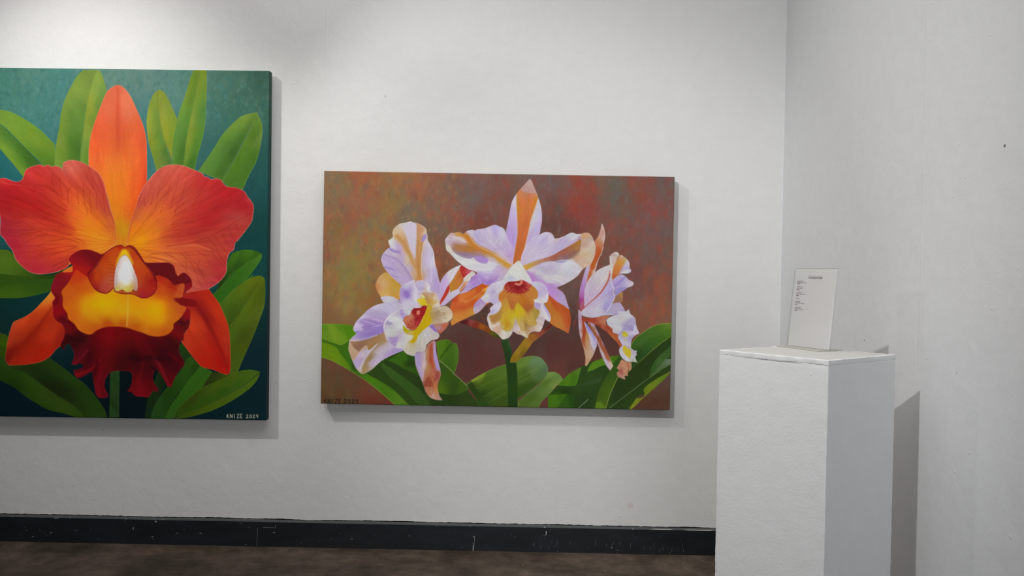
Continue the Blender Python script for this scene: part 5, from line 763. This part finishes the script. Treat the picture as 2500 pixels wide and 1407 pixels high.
# ---------------------------------------------------------------- oil painting
def srgb2lin(a): return np.where(a<=.04045,a/12.92,((a+.055)/1.055)**2.4)
def project(P):
    """world points to the 2500x1407 frame the paint layers were drawn in"""
    d=P-np.array([0,0,CAMH]); z=d@np.array(fwd)
    return 1250+FPX*(d@np.array(r2))/z, 703.5-FPX*(d@np.array(u2))/z
def illum(kind, X, Y):
    """brightness of the gallery light on the canvas, so the pigment colour is what is left when the light is divided out"""
    c=ILLUM[kind]; x=(X-1000)/1000; y=(Y-700)/500
    T=[np.ones_like(x),x,y,x*x,x*y,y*y,x**3,x*x*y,x*y*y,y**3]
    return np.exp(np.stack([sum(t*k for t,k in zip(T,ch)) for ch in c],-1))
def canvas(name, label, centre, wdt, hgt, rot, painter, kind, group, side_tint, gap=.02, dep=.05, step=.0024):
    root = empty(name, centre, label, 'painting', 0, group)
    root.rotation_euler=(0,rot,0)   # a touch out of plumb
    hw,hh=wdt/2,hgt/2; r=.004
    Mx = Matrix.Translation(Vector(centre)) @ Matrix.Rotation(rot,4,'Y')
    M=np.array(Mx)
    def colours(P):
        Q=P@M[:3,:3].T+M[:3,3]; X,Y=project(Q)
        u=np.clip(X-painter.x0-.5,0,painter.W-1.001); v=np.clip(Y-painter.y0-.5,0,painter.H-1.001)
        i=u.astype(int); j=v.astype(int); a=(u-i)[:,None]; b_=(v-j)[:,None]; I=painter.img
        c=(I[j,i]*(1-a)+I[j,i+1]*a)*(1-b_)+(I[j+1,i]*(1-a)+I[j+1,i+1]*a)*b_
        return np.clip(srgb2lin(np.clip(c,0,1))/illum(kind,X,Y),0.002,.92)
    m,nt,b=mat('oil_paint_'+kind); L=nt.links.new
    at=N(nt,'ShaderNodeAttribute',_attribute_name='pigment'); L(at.outputs['Color'],b.inputs['Base Color'])
    b.inputs['Roughness'].default_value=.55; b.inputs['Specular IOR Level'].default_value=.12
    tc=N(nt,'ShaderNodeTexCoord'); nn=N(nt,'ShaderNodeTexNoise',Scale=260.,Detail=2.); n4=N(nt,'ShaderNodeTexNoise',Scale=35.,Detail=4.)
    L(tc.outputs['Object'],nn.inputs['Vector']); L(tc.outputs['Object'],n4.inputs['Vector']); ad=N(nt,'ShaderNodeMath',_operation='ADD'); L(nn.outputs[0],ad.inputs[0]); L(n4.outputs[0],ad.inputs[1])
    bp=N(nt,'ShaderNodeBump',Strength=.3,Distance=.0006); L(ad.outputs[0],bp.inputs['Height']); L(bp.outputs[0],b.inputs['Normal'])
    # painted face: fine grid carrying the pigment
    nx=int(round(wdt/step)); ny=int(round(hgt/step))
    gx=np.linspace(-hw+.0005,hw-.0005,nx+1); gz=np.linspace(-hh+.0005,hh-.0005,ny+1)
    GX,GZ=np.meshgrid(gx,gz); e=np.minimum(hw-np.abs(GX),hh-np.abs(GZ)); yy=np.where(e<r, r-np.sqrt(np.maximum(r*r-(r-e)**2,0)),0)
    P=np.stack([GX.ravel(),yy.ravel(),GZ.ravel()],1)
    me=bpy.data.meshes.new('painted_canvas'); nv=len(P); nf=nx*ny
    i0=(np.arange(ny)[:,None]*(nx+1)+np.arange(nx)[None]).ravel(); idx=np.stack([i0,i0+1,i0+nx+2,i0+nx+1],1)
    me.vertices.add(nv); me.vertices.foreach_set('co',P.ravel()); me.loops.add(nf*4); me.loops.foreach_set('vertex_index',idx.ravel())
    me.polygons.add(nf); me.polygons.foreach_set('loop_start',np.arange(nf)*4); me.polygons.foreach_set('loop_total',np.full(nf,4)); me.polygons.foreach_set('use_smooth',np.ones(nf,bool))
    me.update(); me.validate()
    def paint(me_, P_):
        ca=me_.color_attributes.new('pigment','FLOAT_COLOR','POINT'); cc=np.ones((len(P_),4)); cc[:,:3]=colours(P_); ca.data.foreach_set('color',cc.ravel())
    paint(me,P); me.materials.append(m); o=bpy.data.objects.new('painted_canvas',me); C.objects.link(o); o.parent=root
    # wrapped sides: the paint carries on round the edge
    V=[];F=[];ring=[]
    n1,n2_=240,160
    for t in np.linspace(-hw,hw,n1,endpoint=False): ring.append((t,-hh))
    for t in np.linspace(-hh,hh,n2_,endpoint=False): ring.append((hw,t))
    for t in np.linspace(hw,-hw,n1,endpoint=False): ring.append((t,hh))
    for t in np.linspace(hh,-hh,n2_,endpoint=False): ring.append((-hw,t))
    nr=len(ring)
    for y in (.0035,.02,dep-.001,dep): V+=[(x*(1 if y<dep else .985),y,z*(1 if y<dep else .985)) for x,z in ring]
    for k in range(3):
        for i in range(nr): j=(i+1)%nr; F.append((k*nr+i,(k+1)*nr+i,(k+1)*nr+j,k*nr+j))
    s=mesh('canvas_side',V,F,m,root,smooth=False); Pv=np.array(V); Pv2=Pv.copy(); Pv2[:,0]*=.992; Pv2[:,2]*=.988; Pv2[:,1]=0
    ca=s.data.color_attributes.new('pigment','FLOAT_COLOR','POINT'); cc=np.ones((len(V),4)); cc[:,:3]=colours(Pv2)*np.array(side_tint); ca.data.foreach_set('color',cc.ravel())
    # stretcher and the hanging cleat that keeps it off the wall
    for nm,lo,hi in (('stretcher_bar',(-hw+.006,.012,hh-.05),(hw-.006,dep-.002,hh-.006)),('stretcher_bar',(-hw+.006,.012,-hh+.006),(hw-.006,dep-.002,-hh+.05)),
                     ('stretcher_bar',(-hw+.006,.012,-hh+.05),(-hw+.05,dep-.002,hh-.05)),('stretcher_bar',(hw-.05,.012,-hh+.05),(hw-.006,dep-.002,hh-.05)),
                     ('hanging_cleat',(-hw*.6,dep-.002,hh-.12),(hw*.6,dep+gap,hh-.06))):
        v,f=rbox(lo,hi,.001,2); mesh(nm,v,f,m_wood,root)
    return root
DEPTH=.07; GROUP='orchid canvases hung on the back wall'
p2 = paint_white_orchids()
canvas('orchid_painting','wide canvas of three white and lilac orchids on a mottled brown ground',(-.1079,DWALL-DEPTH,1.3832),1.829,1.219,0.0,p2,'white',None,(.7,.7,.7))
p1 = paint_red_orchid()
W1=1.524; th1=-.00429
cx=-1.3163-W1/2*math.cos(th1)+.9145*math.sin(-th1)*0; 
ctr=Vector((-1.31632,DWALL-DEPTH,2.50885))+Matrix.Rotation(-P1R,3,'Y')@Vector((-W1/2,0,-.9145))
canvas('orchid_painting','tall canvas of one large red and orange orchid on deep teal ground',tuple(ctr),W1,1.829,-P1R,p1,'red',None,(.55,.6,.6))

# ---------------------------------------------------------------- pedestal
PF=Vector((.9424,2.5786,0)); TH=.89131; S=.4055; PH=1.2228
ped=empty('pedestal',(PF.x+S/2*(math.sin(TH)-math.cos(TH)),PF.y+S/2*(math.cos(TH)+math.sin(TH)),0),'tall white painted square pedestal standing in the room corner','pedestal',-TH)
h=S/2
v,f=rbox((-h,-h,0),(h,h,PH-.0160),.0022,.012,.0018,2); body=mesh('body',v,f,m_ped,ped,smooth=True)
v,f=rbox((-h-.0003,-h-.0003,PH-.0165),(h+.0003,h+.0003,PH),.0022,.008,.0026,5); m_dust_dimmed=wall_material('dusty_dimmed_plinth_top',(.58,.57,.545),(.58,.57,.545),1,(),9,[]); mesh('top_panel',v,f,[m_ped,m_dust_dimmed],ped,mi=[1 if all(v[i].z>PH-.0032 and abs(v[i].x)<h-.003 and abs(v[i].y)<h-.003 for i in q) else 0 for q in f],smooth=True)  # dusty beige top face, darkened further to offset the strong overhead light
# open joint under the top panel on the front left side
V=[];F=[]
for i in range(41):
    x=-h+.085+.27*i/40; t=.0011*math.sin(math.pi*min(1,i/40*1.05+.02))**.6 if i<40 else 0; w=mnoise.noise(Vector((x*60,1,1)))*.0006-i/40*.0012
    V+=[(x,-h-.0016,PH-.0172+w),(x,-h-.0016,PH-.0172+w+max(t,.0001))]
for i in range(40): F.append((i*2,i*2+2,i*2+3,i*2+1))
mesh('joint_crack',V,F,plain('joint_shadow_gap',(.12,.12,.12),.9,0),ped)

# ---------------------------------------------------------------- clear sign holder and the list in it
PL=Vector((.9899,3.1054)); PR_=Vector((1.0646,2.9180)); mid=(PL+PR_)/2; du=(PR_-PL).normalized(); az=math.atan2(du.y,du.x)
TILT=math.radians(6.); SW,SHT=.2095,.279
hold=empty('sign_holder',(mid.x,mid.y,PH),'clear slanted acrylic sign holder standing on the pedestal top','sign holder',az)
Rt=Matrix.Rotation(-TILT,4,'X')
def tilted(v): return [Rt@Vector(q)+Vector((0,0,.0035)) for q in v]
v,f=rbox((-SW/2-.002,-.0042,0),(SW/2+.002,-.0022,SHT+.003),.0006,9); mesh('front_sheet',tilted(v),f,m_acr,hold)
v,f=rbox((-SW/2-.002,.0022,0),(SW/2+.002,.0042,SHT+.003),.0006,9); mesh('back_sheet',tilted(v),f,m_acr,hold)
# folded left edge
V=[];F=[]; ns=10; nzs=24
for k in range(nzs+1):
    for i in range(ns+1):
        a=math.pi/2+math.pi*i/ns; V.append(Rt@Vector((-SW/2-.002+.0042*math.cos(a)*1.0,.0042*math.sin(a),SHT*k/nzs))+Vector((0,0,.0035)))
for k in range(nzs):
    for i in range(ns): q=k*(ns+1)+i; F.append((q,q+1,q+ns+2,q+ns+1))
mesh('side_fold',V,F,m_acr,hold,smooth=True)
v,f=rbox((-SW/2-.004,-.052,0),(SW/2+.006,.030,.0032),.001,9); mesh('foot',v,f,m_acr_edge,hold)
pap=empty('price_list',(mid.x,mid.y,PH+.0035),'white printed price list slipped inside the clear sign holder','paper',az)
v,f=rbox((-SW/2,-.0004,.001),(SW/2,.0004,SHT),0,9); mesh('sheet',[Rt@q for q in v],f,m_paper,pap)
def text(name, body_, size, x, zt, align='LEFT', under=False):
    cu=bpy.data.curves.new(name,'FONT'); cu.body=body_; cu.size=size; cu.align_x=align; cu.space_line=1.0
    o=bpy.data.objects.new(name+'_curve',cu); C.objects.link(o); dg=bpy.context.evaluated_depsgraph_get(); me=bpy.data.meshes.new_from_object(o.evaluated_get(dg)); bpy.data.objects.remove(o)
    me.name=name; T=Rt@Matrix.Translation((x,-.0007,SHT-zt))@Matrix.Rotation(math.pi/2,4,'X'); 
    if under:
        bm=bmesh.new(); bm.from_mesh(me); xs=[q.co.x for q in bm.verts]; a,b_=min(xs),max(xs); q=[bm.verts.new(c) for c in ((a,-.0016,0),(b_,-.0016,0),(b_,-.0010,0),(a,-.0010,0))]; bm.faces.new(q); bm.to_mesh(me); bm.free()
    me.transform(T); me.materials.clear(); me.materials.append(m_ink); o=bpy.data.objects.new(name,me); C.objects.link(o); o.parent=pap; return o
text('heading_text','Christine Knize',.0115,.0,.032,'CENTER',True)
px2m=SHT/199.
rows=[(31,'Marvelous 101'),(35,'60"x72" Oil on canvas'),(38.8,'$6,100'),(46,'Pink Beautifier'),(50,'Oil on canvas'),(53.8,'$4,500'),(61.5,'Large Standoff'),(65.3,'48"x72" Oil on canvas'),(69,'$4,800'),(76.5,'Tulip 101'),(84.2,'Jane Double'),(88,'30"x40" Oil on canvas'),(91.8,'$2,400'),(99.5,'Something Blue'),(103.5,'36"x36" Oil on canvas'),(107.2,'$2,400')]
for y,t in rows: text('list_line',t,.0052,-SW/2+.014,y*px2m+.001)
